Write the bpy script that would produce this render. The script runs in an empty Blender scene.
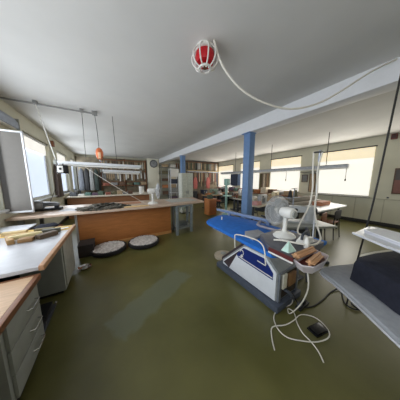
import bpy, bmesh, math, random
from mathutils import Vector, Matrix
random.seed(7)
S = bpy.context.scene
COL = S.collection
PI = math.pi

# ------------------------------------------------------------------ helpers
def lin(c):
    r = []
    for v in c:
        v = v / 255.0
        r.append(v / 12.92 if v <= 0.04045 else ((v + 0.055) / 1.055) ** 2.4)
    return r

MATS = {}
def mat(name, rgb, rough=0.6, metal=0.0, var=0.12, scale=14.0, spec=0.4, emit=None, bump=0.0, stretch=None, rgb2=None):
    """procedural surface: a noise texture mottles the base colour."""
    if name in MATS:
        return MATS[name]
    m = bpy.data.materials.new(name)
    m.use_nodes = True
    nt = m.node_tree
    b = nt.nodes['Principled BSDF']
    b.inputs['Roughness'].default_value = rough
    b.inputs['Metallic'].default_value = metal
    b.inputs['Specular IOR Level'].default_value = spec
    c = lin(rgb)
    tc = nt.nodes.new('ShaderNodeTexCoord')
    mp = nt.nodes.new('ShaderNodeMapping')
    if stretch:
        mp.inputs['Scale'].default_value = stretch
    nz = nt.nodes.new('ShaderNodeTexNoise')
    nz.inputs['Scale'].default_value = scale
    nz.inputs['Detail'].default_value = 5
    rp = nt.nodes.new('ShaderNodeValToRGB')
    lo = [max(0, v * (1 - var)) for v in c]
    hi = [min(1, v * (1 + var)) for v in c]
    if rgb2:
        hi = lin(rgb2)
        lo = c
    rp.color_ramp.elements[0].position = 0.3
    rp.color_ramp.elements[1].position = 0.7
    rp.color_ramp.elements[0].color = (*lo, 1)
    rp.color_ramp.elements[1].color = (*hi, 1)
    L = nt.links.new
    L(tc.outputs['Object'], mp.inputs['Vector'])
    L(mp.outputs['Vector'], nz.inputs['Vector'])
    L(nz.outputs['Fac'], rp.inputs['Fac'])
    L(rp.outputs['Color'], b.inputs['Base Color'])
    if bump:
        bp = nt.nodes.new('ShaderNodeBump')
        bp.inputs['Strength'].default_value = bump
        bp.inputs['Distance'].default_value = 0.01
        L(nz.outputs['Fac'], bp.inputs['Height'])
        L(bp.outputs['Normal'], b.inputs['Normal'])
    if emit:
        e, s = emit
        b.inputs['Emission Color'].default_value = (*lin(e), 1)
        b.inputs['Emission Strength'].default_value = s
    MATS[name] = m
    return m

def floor_material():
    m = bpy.data.materials.new('olive_linoleum')
    m.use_nodes = True
    nt = m.node_tree
    L = nt.links.new
    N = nt.nodes.new
    b = nt.nodes['Principled BSDF']
    tc = N('ShaderNodeTexCoord')
    nz = N('ShaderNodeTexNoise'); nz.inputs['Scale'].default_value = 1.3; nz.inputs['Detail'].default_value = 8
    nz2 = N('ShaderNodeTexNoise'); nz2.inputs['Scale'].default_value = 40; nz2.inputs['Detail'].default_value = 4
    L(tc.outputs['Object'], nz.inputs['Vector']); L(tc.outputs['Object'], nz2.inputs['Vector'])
    rp = N('ShaderNodeValToRGB')
    rp.color_ramp.elements[0].position = 0.3; rp.color_ramp.elements[1].position = 0.72
    rp.color_ramp.elements[0].color = (*lin((82, 80, 42)), 1)
    rp.color_ramp.elements[1].color = (*lin((108, 104, 60)), 1)
    L(nz.outputs['Fac'], rp.inputs['Fac'])
    # the worn grey rectangle where something stood: a stain with its own outline
    mp = N('ShaderNodeMapping'); mp.vector_type = 'TEXTURE'
    mp.inputs['Location'].default_value = (0.44, 1.93, 0)
    mp.inputs['Rotation'].default_value = (0, 0, math.radians(29))
    L(tc.outputs['Object'], mp.inputs['Vector'])
    wob = N('ShaderNodeTexNoise'); wob.inputs['Scale'].default_value = 9; wob.inputs['Detail'].default_value = 6
    L(tc.outputs['Object'], wob.inputs['Vector'])
    sx = N('ShaderNodeSeparateXYZ'); L(mp.outputs['Vector'], sx.inputs['Vector'])
    def absn(sock, half):
        a = N('ShaderNodeMath'); a.operation = 'ABSOLUTE'; L(sock, a.inputs[0])
        w = N('ShaderNodeMath'); w.operation = 'MULTIPLY_ADD'; L(wob.outputs['Fac'], w.inputs[0])
        w.inputs[1].default_value = 0.16; L(a.outputs[0], w.inputs[2])
        r = N('ShaderNodeMapRange'); L(w.outputs[0], r.inputs['Value'])
        r.inputs['From Min'].default_value = half + 0.05; r.inputs['From Max'].default_value = half + 0.10
        r.inputs['To Min'].default_value = 1; r.inputs['To Max'].default_value = 0
        return r.outputs[0]
    mu = N('ShaderNodeMath'); mu.operation = 'MULTIPLY'
    L(absn(sx.outputs['X'], 0.60), mu.inputs[0]); L(absn(sx.outputs['Y'], 0.19), mu.inputs[1])
    mu2 = N('ShaderNodeMath'); mu2.operation = 'MULTIPLY'; L(mu.outputs[0], mu2.inputs[0]); mu2.inputs[1].default_value = 0.6
    mx = N('ShaderNodeMix'); mx.data_type = 'RGBA'
    L(mu2.outputs[0], mx.inputs['Factor']); L(rp.outputs['Color'], mx.inputs['A'])
    mx.inputs['B'].default_value = (*lin((104, 110, 92)), 1)
    L(mx.outputs['Result'], b.inputs['Base Color'])
    rr = N('ShaderNodeMapRange'); L(nz.outputs['Fac'], rr.inputs['Value'])
    rr.inputs['To Min'].default_value = 0.24; rr.inputs['To Max'].default_value = 0.42
    L(rr.outputs[0], b.inputs['Roughness'])
    bp = N('ShaderNodeBump'); bp.inputs['Strength'].default_value = 0.06; bp.inputs['Distance'].default_value = 0.01
    L(nz2.outputs['Fac'], bp.inputs['Height']); L(bp.outputs['Normal'], b.inputs['Normal'])
    b.inputs['Specular IOR Level'].default_value = 0.5
    return m

class MB:
    """collects shapes; build() links them as ONE mesh object."""
    def __init__(s):
        s.v = []; s.f = []
    def add(s, vs, fs):
        o = len(s.v)
        s.v += [Vector(p) for p in vs]
        s.f += [[i + o for i in f] for f in fs]
        return s
    def bm(s, bm, M=None):
        if M is not None:
            bm.transform(M)
        bm.verts.ensure_lookup_table()
        idx = {v: i for i, v in enumerate(bm.verts)}
        s.add([v.co.copy() for v in bm.verts], [[idx[v] for v in f.verts] for f in bm.faces])
        bm.free()
        return s
    def box(s, x0, x1, y0, y1, z0, z1, b=0.0, M=None):
        bm = bmesh.new()
        bmesh.ops.create_cube(bm, size=1)
        bm.transform(Matrix.Translation(((x0 + x1) / 2, (y0 + y1) / 2, (z0 + z1) / 2)) @
                     Matrix.Diagonal((x1 - x0, y1 - y0, z1 - z0, 1)))
        if b:
            bmesh.ops.bevel(bm, geom=bm.edges[:], offset=b, segments=2, affect='EDGES', profile=0.6)
        return s.bm(bm, M)
    def prism(s, poly, z0, z1, b=0.0, axis='z', M=None):
        """poly extruded along an axis; axis x: poly is (y,z); axis y: poly is (x,z)."""
        bm = bmesh.new()
        def P(u, v, w):
            return (u, v, w) if axis == 'z' else ((w, u, v) if axis == 'x' else (u, w, v))
        a = [bm.verts.new(P(u, v, z0)) for u, v in poly]
        c = [bm.verts.new(P(u, v, z1)) for u, v in poly]
        n = len(poly)
        bm.faces.new(a); bm.faces.new(c)
        for i in range(n):
            j = (i + 1) % n
            bm.faces.new((a[i], a[j], c[j], c[i]))
        bmesh.ops.recalc_face_normals(bm, faces=bm.faces[:])
        if b:
            ed = [e for e in bm.edges if len(e.link_faces) == 2 and e.calc_face_angle(0) > 0.5]
            bmesh.ops.bevel(bm, geom=ed, offset=b, segments=2, affect='EDGES', profile=0.6)
        return s.bm(bm, M)
    def lathe(s, prof, c=(0, 0, 0), n=24, M=None):
        """prof: (r,z) pairs turned about the z axis through c."""
        vs = []; fs = []
        for r, z in prof:
            for k in range(n):
                a = 2 * PI * k / n
                vs.append(Vector((c[0] + r * math.cos(a), c[1] + r * math.sin(a), c[2] + z)))
        for i in range(len(prof) - 1):
            for k in range(n):
                k2 = (k + 1) % n
                fs.append([i * n + k, i * n + k2, (i + 1) * n + k2, (i + 1) * n + k])
        if prof[0][0] > 1e-5: fs.append(list(range(n))[::-1])
        if prof[-1][0] > 1e-5: fs.append([(len(prof) - 1) * n + k for k in range(n)])
        if M is not None: vs = [M @ v for v in vs]
        return s.add(vs, fs)
    def cyl(s, p0, p1, r, r1=None, n=12):
        p0 = Vector(p0); p1 = Vector(p1); d = p1 - p0
        q = d.to_track_quat('Z', 'Y').to_matrix().to_4x4()
        M = Matrix.Translation(p0) @ q
        return s.lathe([(r, 0), (r if r1 is None else r1, d.length)], n=n, M=M)
    def bar(s, p0, p1, w, h, b=0.0):
        """square bar from p0 to p1."""
        p0 = Vector(p0); p1 = Vector(p1); d = p1 - p0
        q = d.to_track_quat('Z', 'Y').to_matrix().to_4x4()
        return s.box(-w / 2, w / 2, -h / 2, h / 2, 0, d.length, b, Matrix.Translation(p0) @ q)
    def tube(s, pts, r, n=8, smooth=4):
        P = [Vector(p) for p in pts]
        if smooth and len(P) > 2:
            Q = []
            for i in range(len(P) - 1):
                a = P[max(i - 1, 0)]; b = P[i]; c = P[i + 1]; d = P[min(i + 2, len(P) - 1)]
                for k in range(smooth):
                    t = k / smooth
                    Q.append(0.5 * ((2 * b) + (c - a) * t + (2 * a - 5 * b + 4 * c - d) * t * t + (3 * b - a - 3 * c + d) * t ** 3))
            Q.append(P[-1]); P = Q
        vs = []; fs = []
        up = Vector((0, 0, 1)); prev = None
        for i, p in enumerate(P):
            t = (P[min(i + 1, len(P) - 1)] - P[max(i - 1, 0)]).normalized()
            if prev is None:
                x = t.orthogonal().normalized()
            else:
                x = (prev - t * prev.dot(t))
                x = x.normalized() if x.length > 1e-6 else t.orthogonal().normalized()
            prev = x; y = t.cross(x)
            for k in range(n):
                a = 2 * PI * k / n
                vs.append(p + r * (math.cos(a) * x + math.sin(a) * y))
        for i in range(len(P) - 1):
            for k in range(n):
                k2 = (k + 1) % n
                fs.append([i * n + k, i * n + k2, (i + 1) * n + k2, (i + 1) * n + k])
        fs.append(list(range(n))[::-1]); fs.append([(len(P) - 1) * n + k for k in range(n)])
        return s.add(vs, fs)
    def build(s, name, m, parent=None, at=None, label=None):
        """vertices are in world space when at is given (origin put there), else in the parent's space."""
        me = bpy.data.meshes.new(name)
        o0 = Vector(at) if at else Vector((0, 0, 0))
        me.from_pydata([tuple(v - o0) for v in s.v], [], s.f)
        bm = bmesh.new(); bm.from_mesh(me)
        bmesh.ops.recalc_face_normals(bm, faces=bm.faces[:])
        bm.to_mesh(me); bm.free()
        me.polygons.foreach_set('use_smooth', [True] * len(me.polygons))
        me.set_sharp_from_angle(angle=math.radians(38))
        me.materials.append(m)
        o = bpy.data.objects.new(name, me)
        COL.objects.link(o)
        if parent is not None: o.parent = parent
        if at: o.location = o0
        if label: o['label'] = label
        return o

def tag(o, label, cat, group=None):
    o['label'] = label; o['category'] = cat
    if group: o['group'] = group
    return o
def thing(name, label, cat, loc=(0, 0, 0), rz=0.0, group=None):
    o = bpy.data.objects.new(name, None)
    o.empty_display_size = 0.1
    COL.objects.link(o)
    o.location = loc; o.rotation_euler = (0, 0, rz)
    return tag(o, label, cat, group)
def struct(name, mb, m, parent=None):
    o = mb.build(name, m, parent)
    if parent is None: o['kind'] = 'structure'
    return o
def dup(root, loc, rz=None, label=None, group=None):
    r = root.copy(); COL.objects.link(r); r.location = loc
    if rz is not None: r.rotation_euler = (0, 0, rz)
    if label: r['label'] = label
    if group: r['group'] = group
    for ch in list(root.children):
        c = ch.copy(); COL.objects.link(c); c.parent = r
        for g in list(ch.children):
            d = g.copy(); COL.objects.link(d); d.parent = c
    return r
class WT:
    """a thing whose parts are written in world coordinates."""
    def __init__(s, name, label, cat, loc, group=None):
        s.loc = Vector(loc); s.o = thing(name, label, cat, loc, 0, group)
    def part(s, name, mb, m, parent=None, label=None):
        mb.v = [v - s.loc for v in mb.v]
        return mb.build(name, m, parent or s.o, None, label)
def one(name, mb, m, label, cat, at, group=None):
    return tag(mb.build(name, m, None, at), label, cat, group)

# ------------------------------------------------------------------ materials
M_wall = mat('pale_wall_paint', (206, 203, 184), 0.75, var=0.04, scale=3)
M_ceil = mat('ceiling_plaster', (212, 211, 208), 0.85, var=0.03, scale=2)
M_beam = mat('white_beam_paint', (222, 222, 224), 0.6, var=0.02)
M_floor = floor_material()
M_blue = mat('blue_column_paint', (108, 138, 180), 0.5, var=0.06)
M_wood = mat('pale_beech_top', (205, 172, 140), 0.45, var=0.12, scale=6, stretch=(1, 8, 1))
M_woodtop = mat('worn_counter_top', (196, 172, 152), 0.35, var=0.12, scale=5, stretch=(1, 6, 1))
M_edge = mat('brown_edge_strip', (120, 78, 52), 0.5)
M_orange = mat('orange_wood_panel', (176, 112, 60), 0.5, var=0.12, scale=5, stretch=(1, 1, 6))
M_orange2 = mat('light_plinth_strip', (196, 140, 84), 0.5)
M_brown = mat('brown_wood', (126, 78, 50), 0.55, var=0.2, scale=8, stretch=(6, 1, 1))
M_greytop = mat('grey_laminate', (188, 188, 192), 0.3, var=0.05)
M_greymet = mat('grey_lacquered_steel', (150, 152, 146), 0.45, var=0.05)
M_dgrey = mat('dark_grey_plastic', (62, 66, 74), 0.5)
M_steel = mat('steel', (150, 155, 165), 0.35, 0.7)
M_chrome = mat('bright_chrome', (215, 215, 218), 0.18, 1.0)
M_white = mat('white_plastic', (226, 224, 218), 0.35, var=0.03)
M_whitem = mat('white_enamel', (222, 224, 228), 0.3, var=0.03)
M_black = mat('black_rubber', (24, 24, 26), 0.5)
M_blackg = mat('black_gloss', (18, 18, 20), 0.2)
M_board = mat('blue_padded_cloth', (30, 104, 190), 0.8, var=0.1, scale=20, bump=0.2)
M_rail = mat('blue_grey_steel', (118, 136, 168), 0.45, 0.2)
M_navy = mat('navy_band', (24, 44, 112), 0.4)
M_cloth = mat('navy_black_cloth', (30, 32, 44), 0.9, var=0.2, scale=30, bump=0.3)
M_greycl = mat('grey_ironing_cloth', (152, 154, 158), 0.8, var=0.08, scale=25, bump=0.2)
M_cream = mat('cream_padding', (226, 220, 202), 0.8)
M_paper = mat('white_paper', (226, 226, 230), 0.7, var=0.03)
M_tanbrick = mat('tan_wood_block', (196, 150, 110), 0.6, var=0.10, scale=10)
M_maroon = mat('maroon_trim', (92, 40, 40), 0.5)
M_mint = mat('pale_mint_plastic', (196, 226, 214), 0.5, var=0.08)
M_red = mat('red_lamp_body', (190, 24, 36), 0.35)
M_copper = mat('copper_orange_enamel', (214, 116, 70), 0.35, 0.15)
M_hose = mat('white_cable', (222, 216, 204), 0.5, var=0.03)
M_beige = mat('beige_card', (206, 184, 142), 0.7)
M_teal = mat('pale_teal_enamel', (152, 190, 180), 0.4)
M_conduit = mat('grey_conduit', (138, 138, 136), 0.5, 0.2)
M_wire = mat('dark_wire', (70, 68, 64), 0.5)
M_scrap = mat('mottled_scraps', (44, 42, 38), 0.7, rgb2=(128, 122, 110), scale=12)
M_blindR = mat('sunlit_cream_blind', (246, 243, 232), 0.9, var=0.02, emit=((255, 252, 243), 0.68))  # emission stands in for daylight coming through the cloth
M_bandR = mat('tan_top_glow', (244, 232, 202), 0.9, var=0.03, emit=((255, 238, 204), 0.56))  # warmer light at the blind's top, painted in as an emissive colour
M_paneL = mat('frosted_pane', (226, 236, 250), 0.4, var=0.02, emit=((216, 231, 255), 0.8))
M_bandL = mat('cream_roller_band', (240, 238, 232), 0.9, var=0.02, emit=((250, 248, 242), 0.66))  # glow put into the cloth for the daylight behind it
M_sash = mat('warm_grey_blind_cloth', (104, 100, 95), 0.8, var=0.03)
M_box = mat('pale_blue_grey_box', (158, 166, 180), 0.5)
M_frame = mat('window_frame_paint', (214, 214, 212), 0.5)
M_dark = mat('dark_baseboard', (44, 42, 40), 0.5)

# ------------------------------------------------------------------ room
PL = 34; PR = 32
ZC = 3.1; XL = -1.64; XR = 8.05; YB = 11.3; YF = -3.2
struct('floor', MB().box(XL - .3, XR + .3, YF - .3, YB + .3, -.12, 0), M_floor)
struct('ceiling', MB().box(XL - .3, XR + .3, YF - .3, YB + .3, ZC, ZC + .15), M_ceil)
def wall_y(x0, x1, holes):
    m = MB(); y = YF - .3
    for a, b, z0, z1 in sorted(holes):
        m.box(x0, x1, y, a, 0, ZC)
        m.box(x0, x1, a, b, 0, z0); m.box(x0, x1, a, b, z1, ZC)
        y = b
    m.box(x0, x1, y, YB + .3, 0, ZC)
    return m
HL = [(-2.2, -.7, 1.08, 2.72), (0.25, 1.85, 1.08, 2.72), (2.4, 4.0, 1.08, 2.72), (5.15, 6.85, 1.08, 2.74), (7.65, 9.3, 1.06, 2.72), (9.95, 11.1, 1.04, 2.72)]  # leading openings lie out of view, added for even lighting
HR = [(-1.0, .6, 1.0, 2.74), (1.43, 3.0, 1.0, 2.74), (3.8, 5.35, 1.0, 2.72), (6.15, 7.68, 1.0, 2.72), (8.5, 10.2, 1.0, 2.70)]  # the first is unseen, added to even out the light
struct('wall_left', wall_y(XL - .3, XL, HL), M_wall)
struct('wall_right', wall_y(XR, XR + .3, HR), M_wall)
struct('wall_back', MB().box(XL, XR, YB, YB + .3, 0, ZC), M_wall)
struct('wall_front', MB().box(XL, XR, YF - .3, YF, 0, ZC), M_wall)
struct('baseboard_right', MB().box(XR - .025, XR, YF, YB, 0, .13, .004), M_dark)
struct('baseboard_left', MB().box(XL, XL + .02, YF, YB, 0, .1, .004), M_dark)
seams = MB()
for y in (-.4, .35, 1.05, 1.75, 2.45, 3.15, 3.85, 4.55, 5.25, 5.95):
    seams.box(XR - .012, XR, y - .012, y + .012, .13, .93)
seams.box(XR - .02, XR, YF, YB, .925, .955)
struct('trim_1', seams, mat('panel_seam', (182, 178, 158), 0.7))
struct('trim_2', MB().box(3.14, 3.42, YF, YB, 2.82, ZC, .006), M_beam)      # ceiling beam
n = 0
for a, b, z0, z1 in HL:
    n += 1
    fr = MB()
    X0, X1 = XL - .16, XL - .10
    for (p, q, r, t) in ((a, a + .06, z0, z1), (b - .06, b, z0, z1), (a, b, z0, z0 + .06), (a, b, z1 - .06, z1)):
        fr.box(X0, X1, p, q, r, t)
    w = struct('window_%d' % n, fr, M_frame)
    MB().box(XL - .15, XL - .135, a + .05, b - .05, z0 + .05, z1 - .05).build('pane', M_paneL, w)
    MB().box(XL - .1, XL + .05, a - .04, b + .04, z0 - .04, z0, .006).build('window_sill', M_frame, w)
    MB().box(XL - .09, XL - .082, a + .03, b - .03, z1 - .36, z1 - .03).build('rolled_blind', M_bandL, w)
    MB().cyl((XL - .07, a + .02, z1 - .04), (XL - .07, b - .02, z1 - .04), .03).build('blind_roller', M_frame, w)
for i, (a, b, z0, z1) in enumerate(HR):
    n += 1
    fr = MB()
    X0, X1 = XR + .10, XR + .16
    for (p, q, r, t) in ((a, a + .06, z0, z1), (b - .06, b, z0, z1), (a, b, z0, z0 + .06), (a, b, z1 - .06, z1)):
        fr.box(X0, X1, p, q, r, t)
    w = struct('window_%d' % n, fr, M_frame)
    MB().box(XR + .13, XR + .14, a + .05, b - .05, z0 + .05, z1 - .05).build('pane', M_whitem, w)
    MB().box(XR - .14, XR + .1, a - .05, b + .05, z0 - .05, z0 - .005, .006).build('window_sill', mat('grey_sill', (150, 148, 140), .5), w)
where = ['outside the picture', 'right of the hanging hoses', 'the one behind the white fan', 'partly hidden by the near blue column', 'farthest of the row']
for i, (a, b, z0, z1) in enumerate(HR):
    t = WT('roller_blind', 'sunlit cream roller blind on the right wall, ' + where[i], 'blind', (XR - .03, a, z1 + .03), 'cream roller blinds on the right wall')
    t.part('fabric', MB().box(XR - .03, XR - .024, a, b, z0 + .01, z1 - .36), M_blindR)
    t.part('top_glow_band', MB().box(XR - .03, XR - .024, a, b, z1 - .355, z1 + .02), M_bandR, label='warm tan glow painted along the top')  # separate strip carrying the painted warm light
    t.part('roller', MB().cyl((XR - .04, a - .04, z1 + .04), (XR - .04, b + .04, z1 + .04), .022), M_wire)
    t.part('hem_bar', MB().box(XR - .036, XR - .02, a, b, z0, z0 + .03), M_greymet)

# area lamps added inside each window, standing in for its daylight
def daylight(x, y0, y1, z0, z1, sgn, col, power):
    l = bpy.data.lights.new('window_daylight', 'AREA')
    l.shape = 'RECTANGLE'; l.size = z1 - z0; l.size_y = y1 - y0
    l.color = col; l.energy = power
    o = bpy.data.objects.new('window_daylight', l); COL.objects.link(o)
    o.location = (x, (y0 + y1) / 2, (z0 + z1) / 2)
    o.rotation_euler = (0, -PI / 2 * sgn, 0)
for a, b, z0, z1 in HL:
    daylight(XL + .07, a, b, z0, z1, 1, (.86, .93, 1.0), PL)
for a, b, z0, z1 in HR:
    daylight(XR - .10, a, b, z0, z1, -1, (1.0, .96, .88), PR)

# left wall: open sash in front of the near window, blind box above it
t = WT('casement_window', 'warm grey cloth-covered casement sash swung open from the left wall', 'window', (XL, 4.03, 1.04))
t.part('blind_cloth', MB().box(XL + .001, XL + .335, 4.02, 4.03, 1.03, 2.43), M_sash)
fr = MB()
fr.box(XL + .335, XL + .358, 4.005, 4.045, .99, 2.46, .004)
fr.box(XL + .001, XL + .358, 4.005, 4.045, 2.43, 2.455, .004); fr.box(XL + .001, XL + .358, 4.005, 4.045, 1.0, 1.03, .004)
t.part('sash_frame', fr, M_whitem, label='white frame')
t.part('hinge', MB().cyl((XL + .012, 4.055, 2.1), (XL + .012, 4.055, 2.2), .011), M_steel)
t = WT('blind_box', 'pale blue grey box high on the left wall above the open sash', 'blind box', (XL, 3.9, 2.6))
t.part('housing', MB().prism([(XL, 2.62), (XL + .13, 2.62), (XL + .13, 2.74), (XL + .09, 2.81), (XL, 2.81)], 2.9, 4.62, .006, 'y'), M_box)
t.part('end_cap', MB().box(XL, XL + .14, 4.62, 4.64, 2.61, 2.82, .003), M_greymet)
t.part('guide_slot', MB().box(XL + .03, XL + .1, 2.95, 4.6, 2.605, 2.62), M_white)

# columns
for i, (y, lab) in enumerate(((2.74, 'blue steel column nearest the camera, behind the ironing table'), (7.0, 'farther blue column behind the tall pale cabinet'))):
    t = WT('steel_column', lab, 'column', (3.23, y, 0))
    t.part('shaft', MB().box(3.145, 3.35, y, y + .205, .012, 2.80, .008), M_blue)
    t.part('base_plate', MB().box(3.06, 3.40, y - .07, y + .30, 0, .012, .003), M_blue)
    t.part('cap_plate', MB().box(3.10, 3.36, y - .02, y + .25, 2.80, 2.82, .003), M_blue)

# masonry pillar with a clock
struct('trim_3', MB().box(2.3, 3.12, 10.95, YB, 0, ZC, .01), mat('cream_pillar_paint', (230, 226, 208), .7, var=.03))
t = WT('wall_clock', 'round grey wall clock high on the cream pillar', 'clock', (2.74, 10.95, 2.75))
R90 = Matrix.Translation((2.74, 10.95, 2.74)) @ Matrix.Rotation(PI / 2, 4, 'X')
t.part('case', MB().lathe([(.26, 0), (.27, .03), (.25, .06), (.22, .05), (0, .045)], n=32, M=R90), mat('clock_case', (70, 74, 80), .4))
t.part('dial', MB().lathe([(.215, .048), (.215, .054), (0, .054)], n=32, M=R90), mat('clock_dial', (150, 152, 154), .5))
t.part('hour_hand', MB().bar((2.74, 10.89, 2.74), (2.66, 10.89, 2.82), .02, .006), M_black)
t.part('minute_hand', MB().bar((2.74, 10.885, 2.74), (2.80, 10.885, 2.90), .014, .006), M_black)

# ------------------------------------------------------------------ near desk with drawers (bottom left)
t = WT('drawer_desk', 'pale wood desk with brown edge and grey drawer unit at bottom left', 'desk', (-1.1, 1.0, 0))
t.part('desk_top', MB().box(XL + .02, -.635, -.2, 1.79, .725, .76, .003), M_wood)
e = MB().box(-.635, -.60, -.2, 1.82, .715, .76, .005); e.box(XL + .02, -.635, 1.79, 1.82, .715, .76, .005)
t.part('edge_strip', e, M_edge)
t.part('drawer_unit', MB().box(-1.35, -.635, 1.28, 1.785, .14, .722, .006), M_greymet)
for k in range(3):
    z0 = .16 + k * .18
    d = t.part('drawer', MB().box(-.635, -.615, 1.31, 1.765, z0, z0 + .172, .004), M_greymet)
    h = MB().tube([(-.617, 1.55, z0 + .085), (-.588, 1.555, z0 + .085), (-.588, 1.685, z0 + .085), (-.617, 1.69, z0 + .085)], .006, smooth=0)
    t.part('drawer_handle', h, M_chrome, d, 'chrome bow handle')
for y in (-.15, .0):
    t.part('leg', MB().box(-1.5, -.68, y, y + .04, 0, .725, .004), M_greymet)
t.part('plinth', MB().box(-1.3, -.68, 1.32, 1.76, 0, .14), M_black)

# grey-topped table behind it
t = WT('work_table', 'grey topped work table with wooden edge beside the drawer desk', 'table', (-1.1, 2.5, 0))
t.part('table_top', MB().box(XL + .02, -.615, 1.83, 3.02, .785, .82, .003), M_greytop)
e = MB().box(-.615, -.575, 1.83, 3.30, .775, .826, .006)
t.part('edge_strip', e, mat('tan_edge_wood', (172, 132, 100), .5))
t.part('cutting_board', MB().box(XL + .02, -.615, 3.02, 3.30, .785, .822, .003), mat('yellow_wood_strip', (206, 172, 96), .5, scale=8, stretch=(1, 8, 1)), label='yellowish wooden back strip')
p = t.part('pedestal', MB().box(-1.05, -.64, 2.62, 3.24, .05, .775, .006), M_greymet)
t.part('door_panel', MB().box(-.642, -.625, 2.66, 3.21, .09, .74, .005), mat('pale_grey_door', (164, 164, 156), .5), p)
t.part('plinth', MB().box(-1.0, -.68, 2.66, 3.2, 0, .05), M_black)
t.part('leg', MB().box(-1.55, -1.5, 1.88, 3.2, 0, .785, .004), M_greymet)
t.part('back_panel', MB().box(-1.5, -1.05, 3.15, 3.18, .1, .785), M_dgrey)

# things lying on the grey table
def lying(name, lab, cat, p, q, w, h, m, b=.006):
    mb = MB().bar(p, q, w, h, b)
    at = tuple((Vector(p) + Vector(q)) / 2)
    return one(name, mb, m, lab, cat, at, None)
zt = .822
lying('paper_roll', 'pale yellow cardboard roll lying across the grey work table', 'roll', (-1.15, 2.755, zt + .045), (-.86, 2.85, zt + .045), .06, .06, mat('pale_roll', (214, 198, 150), .6), .025)
lying('wood_offcut', 'dark tan wooden block at the left end of the heap on the grey table', 'wood', (-1.20, 2.90, zt + .03), (-1.08, 2.64, zt + .03), .06, .06, mat('offcut_yellow', (168, 134, 88), .6))
lying('wood_offcut', 'short brown and yellow offcut nearest the camera on the grey table', 'wood', (-1.03, 2.69, zt + .025), (-.90, 2.69, zt + .025), .10, .045, mat('offcut_brown', (138, 104, 66), .6))
lying('wood_offcut', 'beige wooden offcut behind the pale roll on the grey table', 'wood', (-1.34, 3.12, zt + .025), (-1.1, 3.12, zt + .025), .07, .05, M_beige)
lying('wood_offcut', 'tan wooden slat between the pale roll and the yellow wooden strip', 'wood', (-1.2, 2.98, zt + .02), (-.96, 3.0, zt + .02), .05, .035, mat('slat_tan', (190, 164, 118), .6))
lying('hand_plane', 'dark brown wooden tool on the grey table, right of the pale roll', 'tool', (-.87, 2.70, zt + .03), (-.72, 2.84, zt + .03), .09, .06, mat('tool_brown', (88, 72, 56), .6))
lying('hand_press', 'dark iron tool on the back of the grey table near its edge', 'tool', (-.90, 2.96, zt + .03), (-.70, 2.96, zt + .03), .08, .06, mat('iron_dark', (72, 70, 58), .5))
lying('leather_strip', 'folded olive leather strip behind the tools on the grey table', 'leather', (-1.02, 3.12, zt + .025), (-.80, 3.10, zt + .025), .07, .045, mat('olive_leather', (112, 100, 66), .6))
lying('card_strip', 'narrow white card strip on the corner of the grey table', 'card', (-.74, 3.10, zt + .004), (-.64, 3.14, zt + .004), .05, .006, M_paper, 0)
t = WT('storage_tin', 'white lidded box on a low shelf left of the grey table', 'box', (-1.45, 3.5, .74))
t.part('body', MB().box(-1.62, -1.2, 3.40, 3.74, .74, .80, .006), M_dgrey)
t.part('lid', MB().box(-1.63, -1.19, 3.39, 3.75, .80, .822, .004), M_whitem)
one('low_rack', MB().box(-1.62, -.85, 3.36, 3.8, .70, .735, .003).box(-1.6, -1.55, 3.38, 3.78, 0, .70).box(-.92, -.87, 3.38, 3.78, 0, .70), M_brown, 'dark wooden rack between the grey table and the long counter', 'rack', (-1.2, 3.58, 0))
cl = MB(); bm = bmesh.new(); bmesh.ops.create_icosphere(bm, subdivisions=3, radius=1)
for v in bm.verts:
    v.co += v.normal * (.15 * math.sin(5 * v.co.x + 2) * math.sin(4 * v.co.y + 3 * v.co.z))
cl.bm(bm, Matrix.Translation((-1.02, 3.58, .785)) @ Matrix.Diagonal((.16, .13, .048, 1)))
one('cloth_bundle', cl, M_cloth, 'dark cloth bundle on the wooden rack below the counter', 'cloth', (-1.0, 3.58, .74))
# pedal under the table gap
t = WT('foot_pedal', 'dark foot pedal with a bright metal tip under the grey table', 'pedal', (-.85, 2.2, 0))
t.part('plate', MB().prism([(1.95, .03), (2.38, .03), (2.38, .10), (1.95, .05)], -1.0, -.72, .006, 'x'), M_black)
t.part('base', MB().box(-1.02, -.70, 1.93, 2.42, 0, .03, .005), M_dgrey)
t.part('tip', MB().lathe([(0, -.014), (.014, 0), (0, .014)], c=(-.71, 2.44, .03), n=10), M_chrome, label='bright metal tip')

# ------------------------------------------------------------------ long counter
t = WT('cutting_counter', 'long pale topped cutting counter with orange wood front and steel end frame', 'counter', (.5, 4.5, 0))
t.part('counter_top', MB().prism([(XL + .01, 3.93), (1.4, 3.87), (2.50, 3.99), (2.58, 4.02), (2.78, 5.2), (XL + .01, 5.2)], .875, .92, .004), M_woodtop)
t.part('front_panel', MB().box(-.69, 1.49, 4.18, 4.22, .07, .875, .004), M_orange, label='orange wood front')
t.part('kick_strip', MB().box(-.69, 1.495, 4.165, 4.2, .0, .08, .003), M_orange2, label='lighter wooden kick strip')
t.part('end_panel', MB().box(1.45, 1.49, 4.22, 5.1, 0, .875, .004), M_orange)
t.part('end_panel', MB().box(-.73, -.69, 4.16, 5.1, 0, .875, .004), mat('pale_end_panel', (170, 166, 160), .5), label='pale grey left end')
t.part('back_panel', MB().box(-.69, 1.45, 5.06, 5.1, 0, .875), M_brown)
for (x, y) in ((-1.55, 4.1), (-1.55, 5.05)):
    t.part('leg', MB().box(x, x + .07, y, y + .07, 0, .875, .004), M_greymet)
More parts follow.
